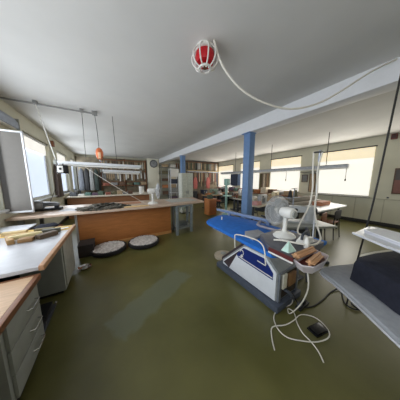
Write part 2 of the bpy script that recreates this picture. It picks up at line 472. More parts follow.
# steel stand under its right end
fx = [(1.58, 3.90), (2.08, 3.98), (1.66, 4.42), (2.18, 4.46)]
t = WT('steel_stand', 'grey steel stand with low shelf under the right end of the long counter', 'stand', (1.85, 4.2, 0))
for x, y in fx:
    t.part('leg', MB().box(x - .035, x + .035, y - .035, y + .035, 0, .82, .004), mat('stand_grey', (132, 140, 142), .45, .2))
fm = MB()
for i, j in ((0, 1), (2, 3), (0, 2), (1, 3)):
    fm.bar((*fx[i], .845), (*fx[j], .845), .05, .05)
t.part('top_frame', fm, mat('stand_grey', (0, 0, 0)))
t.part('shelf', MB().prism([(fx[0]), fx[1], fx[3], fx[2]], .16, .19), mat('shelf_grey', (120, 124, 120), .5))
g = MB()
for k in range(5):
    y = 4.44
    g.bar((1.72 + k * .09, y, .62), (1.76 + k * .09, y + .02, .80), .03, .012)
one('rack_of_dies', g.box(1.68, 2.16, 4.40, 4.46, .79, .818), M_teal, 'pale teal hanger rail on the back of the steel stand', 'hanger', (1.9, 4.43, .7))
def crate(name, lab, cat, x0, x1, y0, y1, z0, z1, m, group=None, lidm=None):
    t = WT(name, lab, cat, ((x0 + x1) / 2, (y0 + y1) / 2, z0), group)
    t.part('body', MB().box(x0, x1, y0, y1, z0, z1 - .012, .005), m)
    t.part('lid', MB().box(x0 - .006, x1 + .006, y0 - .006, y1 + .006, z1 - .014, z1, .003), lidm or m)
    return t.o
crate('tool_case', 'dark grey case on the low shelf of the steel stand', 'case', 1.74, 2.0, 4.1, 4.34, .19, .30, mat('case_grey', (96, 100, 96), .5))

# heap of scraps on the counter
hp = MB()
for k in range(230):
    a = random.uniform(0, 2 * PI); r = random.random() ** .6
    x = -.17 + .50 * r * math.cos(a); y = 4.26 + .25 * r * math.sin(a)
    z = .925 + .13 * (1 - r) * random.random() + .01
    M = Matrix.Translation((x, y, z)) @ Matrix.Rotation(random.uniform(0, PI), 4, 'Z') @ Matrix.Rotation(random.uniform(-.6, .6), 4, 'X') @ Matrix.Rotation(random.uniform(-.06, .3) * (1 - r), 4, 'Y')
    l = random.uniform(.05, .15); w = random.uniform(.012, .04)
    hp.box(-l, l, -w, w, 0, .007, 0, M)
o = one('leather_scraps', hp, M_scrap, 'heap of dark and grey leather scraps on the long counter', 'scraps', (-.18, 4.22, .92)); o['kind'] = 'stuff'
one('wood_ruler', MB().bar((.25, 4.05, .935), (.84, 4.03, .935), .10, .02, .003), mat('yellow_ruler', (222, 190, 138), .5), 'pale yellow wooden batten on the front edge of the long counter', 'batten', (.5, 4.04, .93))
one('taut_cord', MB().tube([(-.50, 4.12, 1.93), (-.2, 4.11, 1.68), (.3, 4.1, 1.30), (.84, 4.08, .925)], .005), M_hose, 'pale taut cord slanting from the long strip light to the counter', 'cord', (.4, 4.7, .93))
one('card_sheet', MB().box(1.55, 2.45, 4.25, 4.95, .92, .928), mat('grey_card', (190, 190, 184), .6), 'pale grey card sheet on the right end of the long counter', 'card', (2, 4.6, .92))
one('pattern_sheet', MB().prism([(-1.05, 4.3), (-.55, 4.15), (-.48, 4.4), (-.95, 4.65)], .92, .925), M_paper, 'white paper sheet on the counter left of the scrap heap', 'paper', (-.8, 4.4, .92))
one('wood_plank', MB().box(-.2, .75, 4.62, 4.95, .92, .935, .003), mat('rosy_plank', (184, 134, 104), .5, scale=6, stretch=(1, 8, 1)), 'rosy brown board lying behind the scrap heap', 'board', (.3, 4.8, .92))

# grey machine at the counter's left end
t = WT('overlock_machine', 'pale grey sewing machine on a black base at the counter by the window', 'sewing machine', (-1.35, 4.65, .92))
t.part('base', MB().box(-1.60, -1.02, 4.52, 4.78, .92, .965, .01), M_black)
t.part('body', MB().prism([(-1.58, .965), (-1.33, .965), (-1.31, 1.08), (-1.36, 1.14), (-1.55, 1.15), (-1.58, 1.12)], 4.56, 4.74, .012, 'y'), mat('machine_grey', (150, 152, 156), .4))
t.part('arm', MB().prism([(-1.33, 1.02), (-1.08, 1.01), (-1.05, 1.05), (-1.12, 1.09), (-1.33, 1.11)], 4.58, 4.72, .01, 'y'), mat('machine_grey2', (126, 130, 138), .4))
t.part('needle_head', MB().box(-1.14, -1.07, 4.60, 4.70, .965, 1.05, .008), M_dgrey)
t.part('hand_wheel', MB().lathe([(.0, 0), (.05, 0), (.055, .015), (.05, .03), (0, .03)], n=20, M=Matrix.Translation((-1.58, 4.65, 1.07)) @ Matrix.Rotation(-PI / 2, 4, 'Y')), M_steel)
t.part('thread_rod', MB().cyl((-1.22, 4.66, 1.08), (-1.10, 4.66, 1.38), .006), M_wire, label='thin dark rod')

# round trays of scraps on the floor
def round_tray(loc, r, lab):
    t = thing('round_tray', lab, 'tray', loc, 0, 'round trays on the floor')
    MB().lathe([(r * .80, 0), (r * .96, .02), (r, .075), (r * .98, .10), (r * .92, .105), (r * .90, .085), (0, .07)], n=40).build('rim', mat('tray_black', (34, 32, 34), .7), t, label='dark rim')
    fill = MB(); bm = bmesh.new()
    bmesh.ops.create_grid(bm, x_segments=36, y_segments=36, size=r * .9)
    for v in list(bm.verts):
        d = math.hypot(v.co.x, v.co.y)
        if d > r * .905: bm.verts.remove(v)
        else: v.co.z = .088 + .022 * random.random() + .02 * (1 - (d / r) ** 2)
    fill.bm(bm)
    f = fill.build('filling', mat('pale_scrap_fill', (164, 154, 146), .8, scale=16, rgb2=(222, 216, 210), bump=.5), t, label='pale cobbled scraps')
    return t
round_tray((-.12, 3.80, 0), .36, 'dark rimmed round tray of pale scraps before the counter, left one')
round_tray((.63, 3.78, 0), .37, 'dark rimmed round tray of pale scraps before the counter, right one')
t = thing('metal_bowl', 'small shiny metal bowl on the floor beside the grey table', 'bowl', (-.50, 3.22, 0))
MB().lathe([(.05, 0), (.09, .02), (.105, .045), (.10, .045), (.085, .026), (0, .012)], n=28).build('bowl', M_chrome, t)
MB().lathe([(.05, .02), (.03, .034), (0, .038)], n=12).build('contents', M_greymet, t)
crate('waste_bin', 'dark bin in front of the counter left of the round trays', 'bin', -.66, -.40, 3.72, 4.1, 0, .26, mat('bin_dark', (54, 48, 46), .7))

# ------------------------------------------------------------------ fans
def make_fan(name, lab, loc, rz, stem=.16):
    """desk fan whose axis (cage) points along local +y; base at z=0."""
    t = thing(name, lab, 'fan', loc, rz)
    MB().lathe([(.115, 0), (.118, .012), (.10, .03), (.05, .045), (.034, .06), (0, .06)], n=28, M=Matrix.Diagonal((1, .9, 1, 1))).build('base', M_white, t)
    MB().lathe([(.026, .05), (.021, .10), (.021, stem), (.026, stem + .03), (0, stem + .035)], n=16).build('stem', M_white, t)
    zc = stem + .075
    RX = Matrix.Translation((0, 0, zc)) @ Matrix.Rotation(-PI / 2, 4, 'X')      # local z -> +y
    mh = MB().lathe([(0, -.10), (.035, -.10), (.052, -.09), (.058, -.06), (.06, 0), (.052, .045), (.03, .06), (0, .06)], n=24, M=RX)
    mo = mh.build('motor_housing', M_white, t)
    MB().lathe([(0, -.112), (.028, -.112), (.034, -.102), (.034, -.098)], n=20, M=RX).build('rear_cap', M_greymet, mo)
    R = .17; yc = .115
    def cage(sgn):
        m = MB()
        for rr, dy in ((R, 0), (.13, .028 * sgn), (.09, .042 * sgn), (.045, .05 * sgn)):
            pts = [(rr * math.cos(2 * PI * k / 40), yc + dy, zc + rr * math.sin(2 * PI * k / 40)) for k in range(41)]
            m.tube(pts, .0045 if dy == 0 else .0016, n=5, smooth=0)
        for k in range(60):
            a = 2 * PI * k / 60
            c, s_ = math.cos(a), math.sin(a)
            m.tube([(R * c, yc, zc + R * s_), (.13 * c, yc + .028 * sgn, zc + .13 * s_), (.045 * c, yc + .05 * sgn, zc + .045 * s_)], .0019, n=4, smooth=0)
        return m
    gm = mat('fan_guard_wire', (206, 207, 208), .4)
    g1 = cage(1); g1.lathe([(0, .05), (.045, .05), (.045, .056), (0, .058)], n=20, M=Matrix.Translation((0, yc, zc)) @ Matrix.Rotation(-PI / 2, 4, 'X'))
    g1.build('front_guard', gm, t); cage(-1).build('rear_guard', gm, t)
    bl = MB()
    for k in range(4):
        vs = []; fs = []
        for i in range(6):
            r = .03 + i * .022
            for j in range(5):
                a = k * PI / 2 + (j / 4 - .5) * (.9 + .5 * math.sin(i / 5 * PI)) ; y = yc + (j / 4 - .5) * -.035
                vs.append((r * math.cos(a), y, zc + r * math.sin(a)))
        for i in range(5):
            for j in range(4):
                fs.append([i * 5 + j, i * 5 + j + 1, (i + 1) * 5 + j + 1, (i + 1) * 5 + j])
        o2 = len(vs); vs += [(x, y + .002, z) for x, y, z in vs]; fs += [[q + o2 for q in f][::-1] for f in fs]
        bl.add(vs, fs)
    b = bl.build('blade_wheel', mat('fan_blade', (150, 154, 158), .3), t)
    MB().lathe([(0, -.03), (.034, -.03), (.034, .02), (.02, .03), (0, .032)], n=20, M=Matrix.Translation((0, yc, zc)) @ Matrix.Rotation(-PI / 2, 4, 'X')).build('hub', M_white, b)
    return t
fan1 = make_fan('desk_fan', 'white desk fan with round wire guard on the ironing table', (1.60, .86, .985), -.22, .195)
fan2 = dup(fan1, (1.02, 4.33, .92), -1.75, 'white desk fan on the right half of the long counter')
fan2.scale = (1.35, 1.35, 1.35)

# ------------------------------------------------------------------ second counter and its clutter
t = WT('back_counter', 'second long counter with brown front behind the cutting counter', 'counter', (0, 8.2, 0))
t.part('counter_top', MB().box(XL + .01, 1.75, 7.75, 8.95, .875, .92, .004), mat('pale_cream_top', (216, 204, 186), .4))
t.part('front_panel', MB().box(XL + .1, 1.68, 7.86, 7.9, 0, .875), mat('red_brown_front', (150, 104, 72), .5, scale=5, stretch=(1, 1, 6)))
t.part('end_panel', MB().box(1.64, 1.68, 7.9, 8.85, 0, .875), M_brown)
t.part('back_panel', MB().box(XL + .1, 1.64, 8.81, 8.85, 0, .875), M_brown)
cols = {'slate': (74, 78, 86), 'dark green': (44, 58, 52), 'green': (70, 92, 72), 'dark blue': (44, 54, 78), 'purple': (96, 72, 96), 'teal green': (84, 124, 112), 'rust red': (148, 72, 52), 'tan': (178, 148, 108), 'grey': (132, 132, 130), 'olive': (106, 100, 68), 'white': (216, 214, 208), 'black': (36, 36, 38), 'brown': (104, 72, 50), 'orange': (192, 112, 56), 'cream': (216, 202, 172), 'pink': (206, 136, 130)}
def cmat(c):
    r = cols[c]; g = sum(r) / 3          # greyed: the hall's haze painted into the stock colours
    return mat('item_' + c.replace(' ', '_'), tuple(v * .72 + (g * .8 + 26) * .28 for v in r), .7, var=.18)
cl2 = [(-1.35, 'slate', 'fabric_bundle', .16), (-1.1, 'white', 'paper_stack', .07), (-.85, 'teal green', 'fabric_bundle', .13), (-.62, 'purple', 'fabric_bundle', .10), (-.38, 'green', 'fabric_bundle', .17), (-.12, 'rust red', 'storage_box', .12), (.12, 'olive', 'fabric_bundle', .14), (.36, 'tan', 'storage_box', .18), (.6, 'grey', 'storage_box', .10), (.82, 'brown', 'storage_box', .16)]
def bundle(name, lab, cat, x, y, z, w, d, h, m, group=None):
    bm = bmesh.new(); bmesh.ops.create_cube(bm, size=1)
    bmesh.ops.subdivide_edges(bm, edges=bm.edges[:], cuts=4, use_grid_fill=True)
    sd = random.uniform(0, 9)
    for v in bm.verts:
        k = 1 + .10 * math.sin(7 * v.co.x + sd) + .08 * math.sin(9 * v.co.y + 2 * sd)
        v.co.x *= 1 - .12 * (v.co.z + .5); v.co.y *= 1 - .12 * (v.co.z + .5)
        v.co.z = -.5 + (v.co.z + .5) * k
    M = Matrix.Translation((x, y, z + h / 2)) @ Matrix.Rotation(random.uniform(-.3, .3), 4, 'Z') @ Matrix.Diagonal((w, d, h, 1))
    return one(name, MB().bm(bm, M), m, lab, cat, (x, y, z), group)
for i, (x, c, nm, h) in enumerate(cl2):
    prev = 'beside the window' if i == 0 else 'right of the %s one' % cl2[i - 1][1]
    if nm == 'storage_box':
        crate(nm, '%s box on the back counter, next right of the %s item' % (c, cl2[i - 1][1]), 'box', x - .1, x + .1, 8.0, 8.25, .92, .92 + h, cmat(c))
    elif nm == 'paper_stack':
        one(nm, MB().box(x - .1, x + .1, 7.95, 8.25, .92, .92 + h, .002), cmat(c), 'stack of white paper on the back counter near the window', 'paper', (x, 8.1, .92))
    else:
        bundle(nm, 'folded %s fabric on the back counter%s' % (c, ' nearest the window' if i == 0 else ', next right of the %s item' % cl2[i - 1][1]), 'fabric', x, 8.12, .92, .22, .26, h, cmat(c))
t = WT('paint_can', 'white cylindrical can near the right end of the back counter', 'can', (1.36, 8.1, .92))
t.part('body', MB().lathe([(.12, 0), (.12, .36), (0, .36)], c=(1.36, 8.1, .92), n=24), M_white)
t.part('lid', MB().lathe([(.126, .35), (.126, .38), (.11, .385), (0, .375)], c=(1.36, 8.1, .92), n=24), M_greymet)

# ------------------------------------------------------------------ hanging lights on the left, rail, pendant
t = WT('ceiling_conduit', 'grey metal conduit along the ceiling from the left wall', 'conduit', (-1.0, 4.2, 3.0))
t.part('pipe', MB().cyl((XL, 4.28, 3.05), (-.2, 4.2, 3.05), .016), M_conduit)
t.part('junction_box', MB().box(-1.155, -1.09, 4.2, 4.28, 3.03, ZC, .008), M_conduit)
t.part('junction_box', MB().box(-.45, -.39, 4.17, 4.25, 3.03, ZC, .008), M_conduit)
t.part('end_socket', MB().box(-.24, -.14, 4.16, 4.24, 3.02, ZC, .01), M_conduit)
def strip_light(lab, p, q, wires, extra=None, tube2=None):
    P, Q = Vector(p), Vector(q)
    t = WT('strip_light', lab, 'light fixture', tuple((P + Q) / 2))
    d = (Q - P).normalized()
    t.part('housing', MB().bar(p, q, .07, .055, .006), M_whitem)
    t.part('tube', MB().cyl(P - Vector((0, 0, .05)) + d * .05, Q - Vector((0, 0, .05)) - d * .05, .02), M_white)
    t.part('end_cap', MB().bar(P - d * .02, P + d * .03, .085, .085, .006), M_greymet)
    t.part('end_cap', MB().bar(Q - d * .03, Q + d * .02, .085, .085, .006), M_greymet)
    for a, b in wires:
        t.part('suspension_wire', MB().cyl(a, b, .005, n=6), M_wire)
    return t
s1 = strip_light('long white strip light hanging above the cutting counter, the upper one', (-.92, 4.12, 1.96), (.72, 4.12, 1.94), [((-.42, 4.14, 1.97), (-.42, 4.22, 3.02)), ((.17, 4.12, 1.97), (.15, 4.3, ZC))])
s1.part('support_rod', MB().cyl((-1.12, 4.24, 3.03), (-.90, 4.12, 1.98), .009), M_white, label='slanting pale rod')
strip_light('shorter white strip light hanging behind and below the long one', (-.19, 4.75, 1.85), (.80, 4.75, 1.83), [((-.1, 4.75, 1.85), (-.1, 4.14, 1.96)), ((.6, 4.75, 1.84), (.6, 4.14, 1.95))])
t = WT('junction_lamp', 'small white and black box lamp hanging at the left strip light end', 'lamp', (-.8, 4.05, 1.75))
t.part('case', MB().box(-.89, -.72, 4.0, 4.10, 1.73, 1.90, .01), M_blackg)
t.part('face', MB().box(-.875, -.79, 3.99, 4.0, 1.75, 1.88, .003), M_white)
t.part('dial', MB().lathe([(.022, 0), (.022, .008), (0, .01)], n=16, M=Matrix.Translation((-.83, 3.99, 1.82)) @ Matrix.Rotation(PI / 2, 4, 'X')), M_black)
t.part('hanger', MB().cyl((-.80, 4.06, 1.9), (-.80, 4.10, 1.932), .01), M_wire)
t = WT('hanging_balancer', 'copper orange tool balancer hanging on a cord over the counter', 'tool balancer', (-.16, 4.08, 2.04))
t.part('cord', MB().tube([(-.19, 4.19, 3.02), (-.17, 4.12, 2.7), (-.16, 4.08, 2.3)], .0055), M_wire)
t.part('body', MB().lathe([(.02, .0), (.05, .02), (.07, .08), (.072, .16), (.055, .22), (.025, .25), (0, .255)], c=(-.16, 4.08, 2.055), n=20, M=None), M_copper)
t.part('front_slot', MB().box(-.185, -.135, 4.0, 4.02, 2.07, 2.2, .006), mat('pale_copper', (236, 196, 160), .4), label='pale slot')
t.part('hook', MB().tube([(-.16, 4.08, 2.06), (-.16, 4.08, 2.02), (-.14, 4.08, 2.0), (-.12, 4.08, 2.02)], .007), M_steel)

# red lamp and white cable on the ceiling
t = WT('ceiling_alarm_lamp', 'red ceiling lamp in a white flared guard near the top of the picture', 'lamp', (1.03, 1.6, 2.9))
C0 = (1.03, 1.6, 2.9)
t.part('mount', MB().lathe([(.07, .15), (.09, .16), (.09, .2)], c=C0, n=28), M_white)
t.part('body', MB().lathe([(0, .02), (.095, .03), (.115, .08), (.105, .13), (.06, .155), (0, .155)], c=C0, n=28), M_red)
g = MB()
for k in range(10):
    a = 2 * PI * k / 10; c, s_ = math.cos(a), math.sin(a)
    g.tube([(C0[0] + .09 * c, C0[1] + .09 * s_, 3.09), (C0[0] + .15 * c, C0[1] + .15 * s_, 3.0), (C0[0] + .125 * c, C0[1] + .125 * s_, 2.91), (C0[0] + .05 * c, C0[1] + .05 * s_, 2.865)], .008, n=6)
pts = [(C0[0] + .07 * math.cos(2 * PI * k / 24), C0[1] + .07 * math.sin(2 * PI * k / 24), 2.875) for k in range(25)]
g.tube(pts, .012, n=6, smooth=0)
t.part('guard', g, M_white)
t.part('nozzle', MB().lathe([(0, -.02), (.025, -.02), (.03, .03)], c=C0, n=16), M_brown)
one('ceiling_cable', MB().tube([(1.06, 1.47, 3.09), (1.16, 1.44, 2.86), (1.35, 1.35, 2.64), (1.6, 1.22, 2.5), (1.9, 1.07, 2.44), (2.2, .92, 2.51), (2.46, .795, 2.66), (2.8, .63, 2.90), (3.14, .5, 3.08)], .011), M_hose, 'thick white cable sagging below the ceiling to the beam', 'cable', (1.9, 1.07, 2.44))

# ------------------------------------------------------------------ ironing table
BZ = .92
board = [(1.30, 1.90), (1.33, 2.0), (1.42, 2.08), (1.74, 2.22), (1.86, 2.22), (1.98, 2.1), (2.06, 1.6), (2.05, .62), (1.52, .62), (1.23, .76), (1.235, 1.0)]
t = WT('ironing_table', 'large ironing table with bright blue padded board and steel rail', 'ironing table', (1.7, 1.4, 0))
t.part('board', MB().prism(board, BZ - .042, BZ, .012), M_board)
t.part('board_tray', MB().prism([(1.36, 1.86), (1.7, 2.1), (1.98, 1.6), (1.98, .72), (1.6, .72), (1.40, 1.0)], BZ - .1, BZ - .042), M_steel)
rl = MB().bar((1.90, 2.44, .985), (2.02, 1.30, .985), .05, .045, .005)
t.part('back_rail', rl, M_rail)
t.part('rail_bracket', MB().tube([(1.95, 1.42, .97), (1.80, 1.36, .955), (1.78, 1.30, .952), (1.80, .98, .952)], .018, smooth=0), mat('bracket_grey', (150, 146, 156), .4, .3))
t.part('rail_post', MB().box(1.99, 2.04, 1.3, 1.35, BZ - .06, .97), M_rail)
t.part('rail_post', MB().box(1.90, 1.94, 2.06, 2.1, BZ - .06, .97), M_rail)
for y in (1.05, 1.95):
    t.part('leg', MB().box(2.22, 2.28, y, y + .06, .03, BZ - .06, .004).box(1.9, 2.28, y, y + .06, BZ - .11, BZ - .06), M_rail)
    t.part('foot', MB().box(2.21, 2.62, y - .01, y + .07, 0, .03, .004), M_dgrey)
t.part('clip', MB().box(1.60, 1.615, 1.93, 1.945, BZ, BZ + .05), M_white)
t.part('hand_rail', MB().tube([(1.225, 1.22, .80), (1.215, 1.22, .92), (1.22, 1.20, .97), (1.25, 1.02, .985), (1.27, .92, .97), (1.235, .84, .93), (1.21, .80, .80)], .0065, smooth=3), M_hose, label='pale bent tube')

# steam generator beneath
t = WT('steam_generator', 'white and grey steam generator with navy stripe under the ironing table', 'steam generator', (1.9, 1.45, 0))
t.part('base_plate', MB().box(1.60, 2.17, .87, 2.06, .0, .085, .015), mat('base_slate', (74, 80, 92), .5))
prof = [(.93, .085), (1.97, .085), (1.97, .17), (1.49, .62), (1.44, .64), (1.10, .64), (.93, .48)]
t.part('housing', MB().prism(prof, 1.675, 2.12, .012, 'x'), mat('housing_grey', (146, 148, 148), .45))
sp = t.part('side_panel', MB().prism([(.945, .10), (1.93, .10), (1.93, .17), (1.475, .60), (1.43, .62), (1.11, .62), (.945, .47)], 1.655, 1.675, .005, 'x'), M_whitem, label='white panel')
t.part('stripe', MB().prism([(1.57, .385), (1.62, .44), (1.47, .585), (1.12, .585), (.985, .45), (.985, .36)], 1.652, 1.656, 0, 'x'), M_navy, sp, 'navy blue stripe')
lo = MB().prism([(1.56, .405), (1.56, .418), (.99, .392), (.99, .379)], 1.649, 1.653, 0, 'x')
lo.prism([(1.22, .50), (1.22, .513), (1.09, .505), (1.09, .492)], 1.649, 1.653, 0, 'x')
lo.tube([(1.651, 1.50 + .035 * math.cos(a * .55), .50 + .04 * math.sin(a * .55)) for a in range(10)], .007, n=5, smooth=0)
lo.prism([(1.53, .43), (1.50, .47), (1.47, .44), (1.50, .42)], 1.649, 1.653, 0, 'x')
t.part('emblem', lo, M_white, sp, 'white swirl mark and lines')
t.part('front_slope', MB().prism([(2.0, .13), (2.0, .19), (1.50, .66), (1.44, .65), (1.49, .62), (1.96, .18)], 1.68, 2.12, .004, 'x'), mat('dark_mauve_cover', (66, 54, 58), .5), label='dark sloping cover')
t.part('slope_inset', MB().prism([(1.915, .15), (1.775, .105), (1.585, .46), (1.525, .535)], 1.650, 1.656, 0, 'x'), mat('dark_mauve_cover', (66, 54, 58), .5), sp, 'dark inset along the slope')
rec = MB().box(1.72, 2.08, .915, .935, .12, .46, .004)
rp = t.part('rear_recess', rec, mat('recess_dark', (60, 50, 40), .7), label='dark brown recess')
t.part('control_box', MB().box(1.73, 1.81, .89, .93, .26, .45, .006), M_cream, rp)
t.part('boiler', MB().box(1.85, 2.02, .885, .925, .25, .42, .01), mat('boiler_brown', (140, 104, 70), .5), rp)
t.part('pipe', MB().tube([(1.80, .92, .22), (1.80, .86, .22), (1.84, .83, .16), (1.9, .86, .10)], .022), M_dgrey, rp)
t.part('rear_frame', MB().box(1.675, 1.72, .905, .93, .09, .47, .004).box(2.08, 2.12, .905, .93, .09, .47, .004).box(1.72, 2.08, .905, .93, .455, .475), M_steel)
t.part('support_post', MB().box(1.75, 1.95, 1.18, 1.36, .63, BZ - .102, .006), M_dgrey)
pad = MB().prism([(1.93 + .19 * math.cos(2 * PI * k / 20), 2.26 + .17 * math.sin(2 * PI * k / 20)) for k in range(20)], 0, .06, .012)
t2 = WT('foot_switch', 'beige round foot switch at the far end of the steam generator', 'foot switch', (1.93, 2.26, 0))
t2.part('pad', pad, mat('beige_pad', (172, 160, 140), .7))
t2.part('button', MB().lathe([(.06, .045), (.055, .065), (0, .068)], c=(1.95, 2.28, .008), n=20), M_greymet)

# rest tray with pan, blocks, iron, mint cone on the near end of the board
t = WT('iron_rest', 'grey iron rest tray with maroon white edge and silver pan on the blue board', 'iron rest', (1.5, .8, BZ))
t.part('tray', MB().prism([(1.215, .76), (1.20, .57), (1.80, .57), (1.86, 1.04), (1.43, 1.04)], BZ + .002, .983, .004), mat('rest_grey', (92, 92, 98), .5))
t.part('edge_band', MB().prism([(1.205, .78), (1.19, .56), (1.196, .556), (1.212, .78)], .955, .99), M_maroon, label='maroon edge')
t.part('edge_trim', MB().prism([(1.203, .78), (1.188, .56), (1.194, .556), (1.210, .78)], .940, .954), M_white, label='white edge trim')
panp = [(1.21, .565), (1.175, .485), (1.225, .43), (1.42, .42), (1.54, .445), (1.58, .565)]
pn = MB()
inn = [(1.375 + (x - 1.375) * .8, .495 + (y - .495) * .75) for x, y in panp]
vs = [(x, y, .965) for x, y in panp] + [(x, y, .90) for x, y in inn] + [(x, y, .972) for x, y in [(1.375 + (x - 1.375) * .96, .495 + (y - .495) * .95) for x, y in panp]] + [(1.375 + (x - 1.375) * .98, .495 + (y - .495) * .98, .91) for x, y in inn]
nn = len(panp)
fs = []
for i in range(nn):
    j = (i + 1) % nn
    fs += [[i, j, nn + j, nn + i], [i, 2 * nn + i, 2 * nn + j, j], [2 * nn + i, 3 * nn + i, 3 * nn + j, 2 * nn + j]]
fs += [list(range(nn, 2 * nn))[::-1], list(range(3 * nn, 4 * nn))]
pn.add(vs, fs)
t.part('pan', pn, mat('pan_silver', (226, 216, 220), .3, .4), label='silver pan')
t.part('pan_lining', MB().prism([(x, y) for x, y in [(1.375 + (a - 1.375) * .78, .495 + (b - .495) * .72) for a, b in panp]], .911, .945), M_maroon, label='maroon lining')
def block(lab, c, l, w, h, ang):
    M = Matrix.Translation(c) @ Matrix.Rotation(ang, 4, 'Z')
    bm = bmesh.new(); bmesh.ops.create_cube(bm, size=1); bm.transform(Matrix.Diagonal((l, w, h, 1)))
    bmesh.ops.bevel(bm, geom=bm.edges[:], offset=.022, segments=3, affect='EDGES')
    t = thing('pressing_block', lab, 'wood block', c, ang)
    MB().bm(bm).build('block', M_tanbrick, t)
    return t
block('rounded brown wooden pressing block in the pan, the farther one', (1.38, .56, .985), .31, .062, .055, -.06)
block('rounded brown wooden pressing block in the pan, the nearer one', (1.36, .475, .975), .26, .06, .05, .08)
t = WT('mint_cone', 'pale mint pyramid shaped pad standing beside the fan base', 'pad', (1.33, .67, .983))
a = [(1.255, .69, .984), (1.25, .625, .984), (1.345, .61, .984), (1.37, .70, .984)]
t.part('pad', MB().add(a + [(1.325, .668, 1.062)], [[3, 2, 1, 0], [0, 1, 4], [1, 2, 4], [2, 3, 4], [3, 0, 4]]), M_mint)
t.part('seam', MB().tube([(1.255, .69, .986), (1.325, .668, 1.064), (1.345, .61, .986)], .002, smooth=0), M_white)
t = WT('steam_iron', 'white steam iron with upright handle behind the wooden blocks', 'iron', (1.58, .66, .983))
t.part('soleplate', MB().prism([(1.48, .66), (1.56, .61), (1.70, .61), (1.70, .71), (1.56, .71)], .984, .996), M_chrome)
t.part('body', MB().prism([(1.50, .996), (1.69, .996), (1.69, 1.04), (1.60, 1.05), (1.53, 1.02)], .62, .70, .008, 'y'), M_white)
t.part('handle', MB().tube([(1.54, .66, 1.03), (1.56, .66, 1.08), (1.66, .66, 1.09), (1.68, .66, 1.03)], .012), M_dgrey)
t.part('tank', MB().lathe([(.022, 0), (.022, .07), (.012, .085), (.012, .10), (0, .10)], c=(1.50, .60, .985), n=14), M_white)
one('grey_cloth', MB().prism([(1.34, 1.06), (1.60, 1.08), (1.66, 1.24), (1.45, 1.28), (1.36, 1.2)], BZ, BZ + .025, .006), M_greycl, 'crumpled grey cloth on the blue board left of the fan', 'cloth', (1.5, 1.15, BZ))

# hose stand and hoses
t = WT('hose_stand', 'thin white upright pole carrying the steam hoses beside the fan', 'stand', (1.99, .74, BZ))
t.part('pole', MB().cyl((1.99, .74, BZ), (1.97, .75, 1.86), .007), M_whitem)
t.part('spring', MB().cyl((1.97, .75, 1.80), (1.97, .75, 1.92), .011), M_steel)
t.part('cross_arm', MB().cyl((1.95, .80, 1.90), (1.97, .72, 1.90), .010), M_wire)
one('steam_hose', MB().tube([(1.95, .80, 1.91), (1.95, .79, 1.7), (1.96, .78, 1.5), (1.94, .79, 1.30), (1.86, .83, 1.1), (1.76, .80, 1.02), (1.68, .70, 1.03)], .0085), M_hose, 'white steam hose curving left from the pole to the iron', 'hose', (1.95, .79, 1.5))
one('steam_hose', MB().tube([(1.97, .725, 1.91), (1.96, .75, 1.7), (1.98, .74, 1.5), (1.96, .74, 1.28), (1.95, .69, 1.08), (1.90, .64, 1.0), (1.78, .60, .99), (1.60, .575, 1.0), (1.46, .62, 1.02), (1.40, .75, 1.02), (1.38, .84, 1.0)], .0085), M_hose, 'white steam hose hanging in a wide loop right of the pole', 'hose', (1.96, .74, 1.5))

# cables on the floor
fl = .008
one('white_cable', MB().tube([(1.30, .50, .90), (1.36, .50, .7), (1.50, .60, .4), (1.66, .76, .08), (1.78, .90 - .06, .02), (1.80, .78, fl), (1.69, .69, fl), (1.62, .60, fl), (1.60, .52, fl), (1.56, .44, fl), (1.5, .38, fl)], .0055), M_hose, 'white cord dropping from the pan to the floor and off the edge', 'cord', (1.5, .6, .4))
one('white_cable', MB().tube([(1.95, .875, .05), (1.88, .86, .012), (1.66, .90, fl), (1.52, .86, fl), (1.44, .76, fl), (1.44, .66, fl), (1.54, .56, fl), (1.66, .48, fl), (1.80, .44, fl + .012), (1.91, .50, fl), (1.94, .62, fl), (1.84, .72, fl), (1.68, .72, fl + .012), (1.54, .74, fl + .012), (1.40, .80, fl + .01), (1.30, .74, fl), (1.22, .66, fl)], .0055), M_hose, 'white cord lying in a wide loop on the floor', 'cord', (1.6, .6, 0))
one('black_cable', MB().tube([(1.96, .89, .12), (1.98, .84, .03), (1.98, .76, .008), (2.10, .70, .008), (2.34, .68, .008), (2.6, .68, .008), (2.85, .62, .03), (3.0, .5, .03), (2.9, .40, .03), (2.7, .42, .03), (2.55, .46, .03), (2.50, .38, .03)], .009), M_black, 'thick black cable running right across the floor from the steam generator', 'cable', (2.4, .6, 0))
one('black_cable', MB().tube([(2.80, .62, .012), (2.62, .56, .012), (2.50, .50, .012), (2.48, .42, .012), (2.58, .36, .012), (2.72, .36, .012)], .008), M_black, 'short black cable loop under the grey ironing board', 'cable', (2.6, .5, 0))
t = WT('power_strip', 'black plug strip on the floor at the foot of the steam generator', 'plug strip', (1.98, .78, 0))
t.part('strip', MB().box(1.86, 2.08, .735, .80, 0.018, .05, .006), M_black)
t.part('plug', MB().box(1.88, 1.94, .75, .79, .05, .09, .006), M_dgrey)
t.part('plug', MB().box(1.98, 2.04, .75, .79, .05, .085, .006), M_black)
M = Matrix.Translation((1.80, .535, 0)) @ Matrix.Rotation(-.2, 4, 'Z')
t = WT('foot_pedal', 'flat black foot pedal lying inside the white cord loop', 'pedal', (1.80, .535, 0))
t.part('base', MB().box(-.095, .095, -.055, .055, 0, .014, .004, M), M_blackg)
t.part('plate', MB().box(-.08, .08, -.048, .048, .014, .03, .005, M @ Matrix.Rotation(.03, 4, 'Y')), M_blackg)

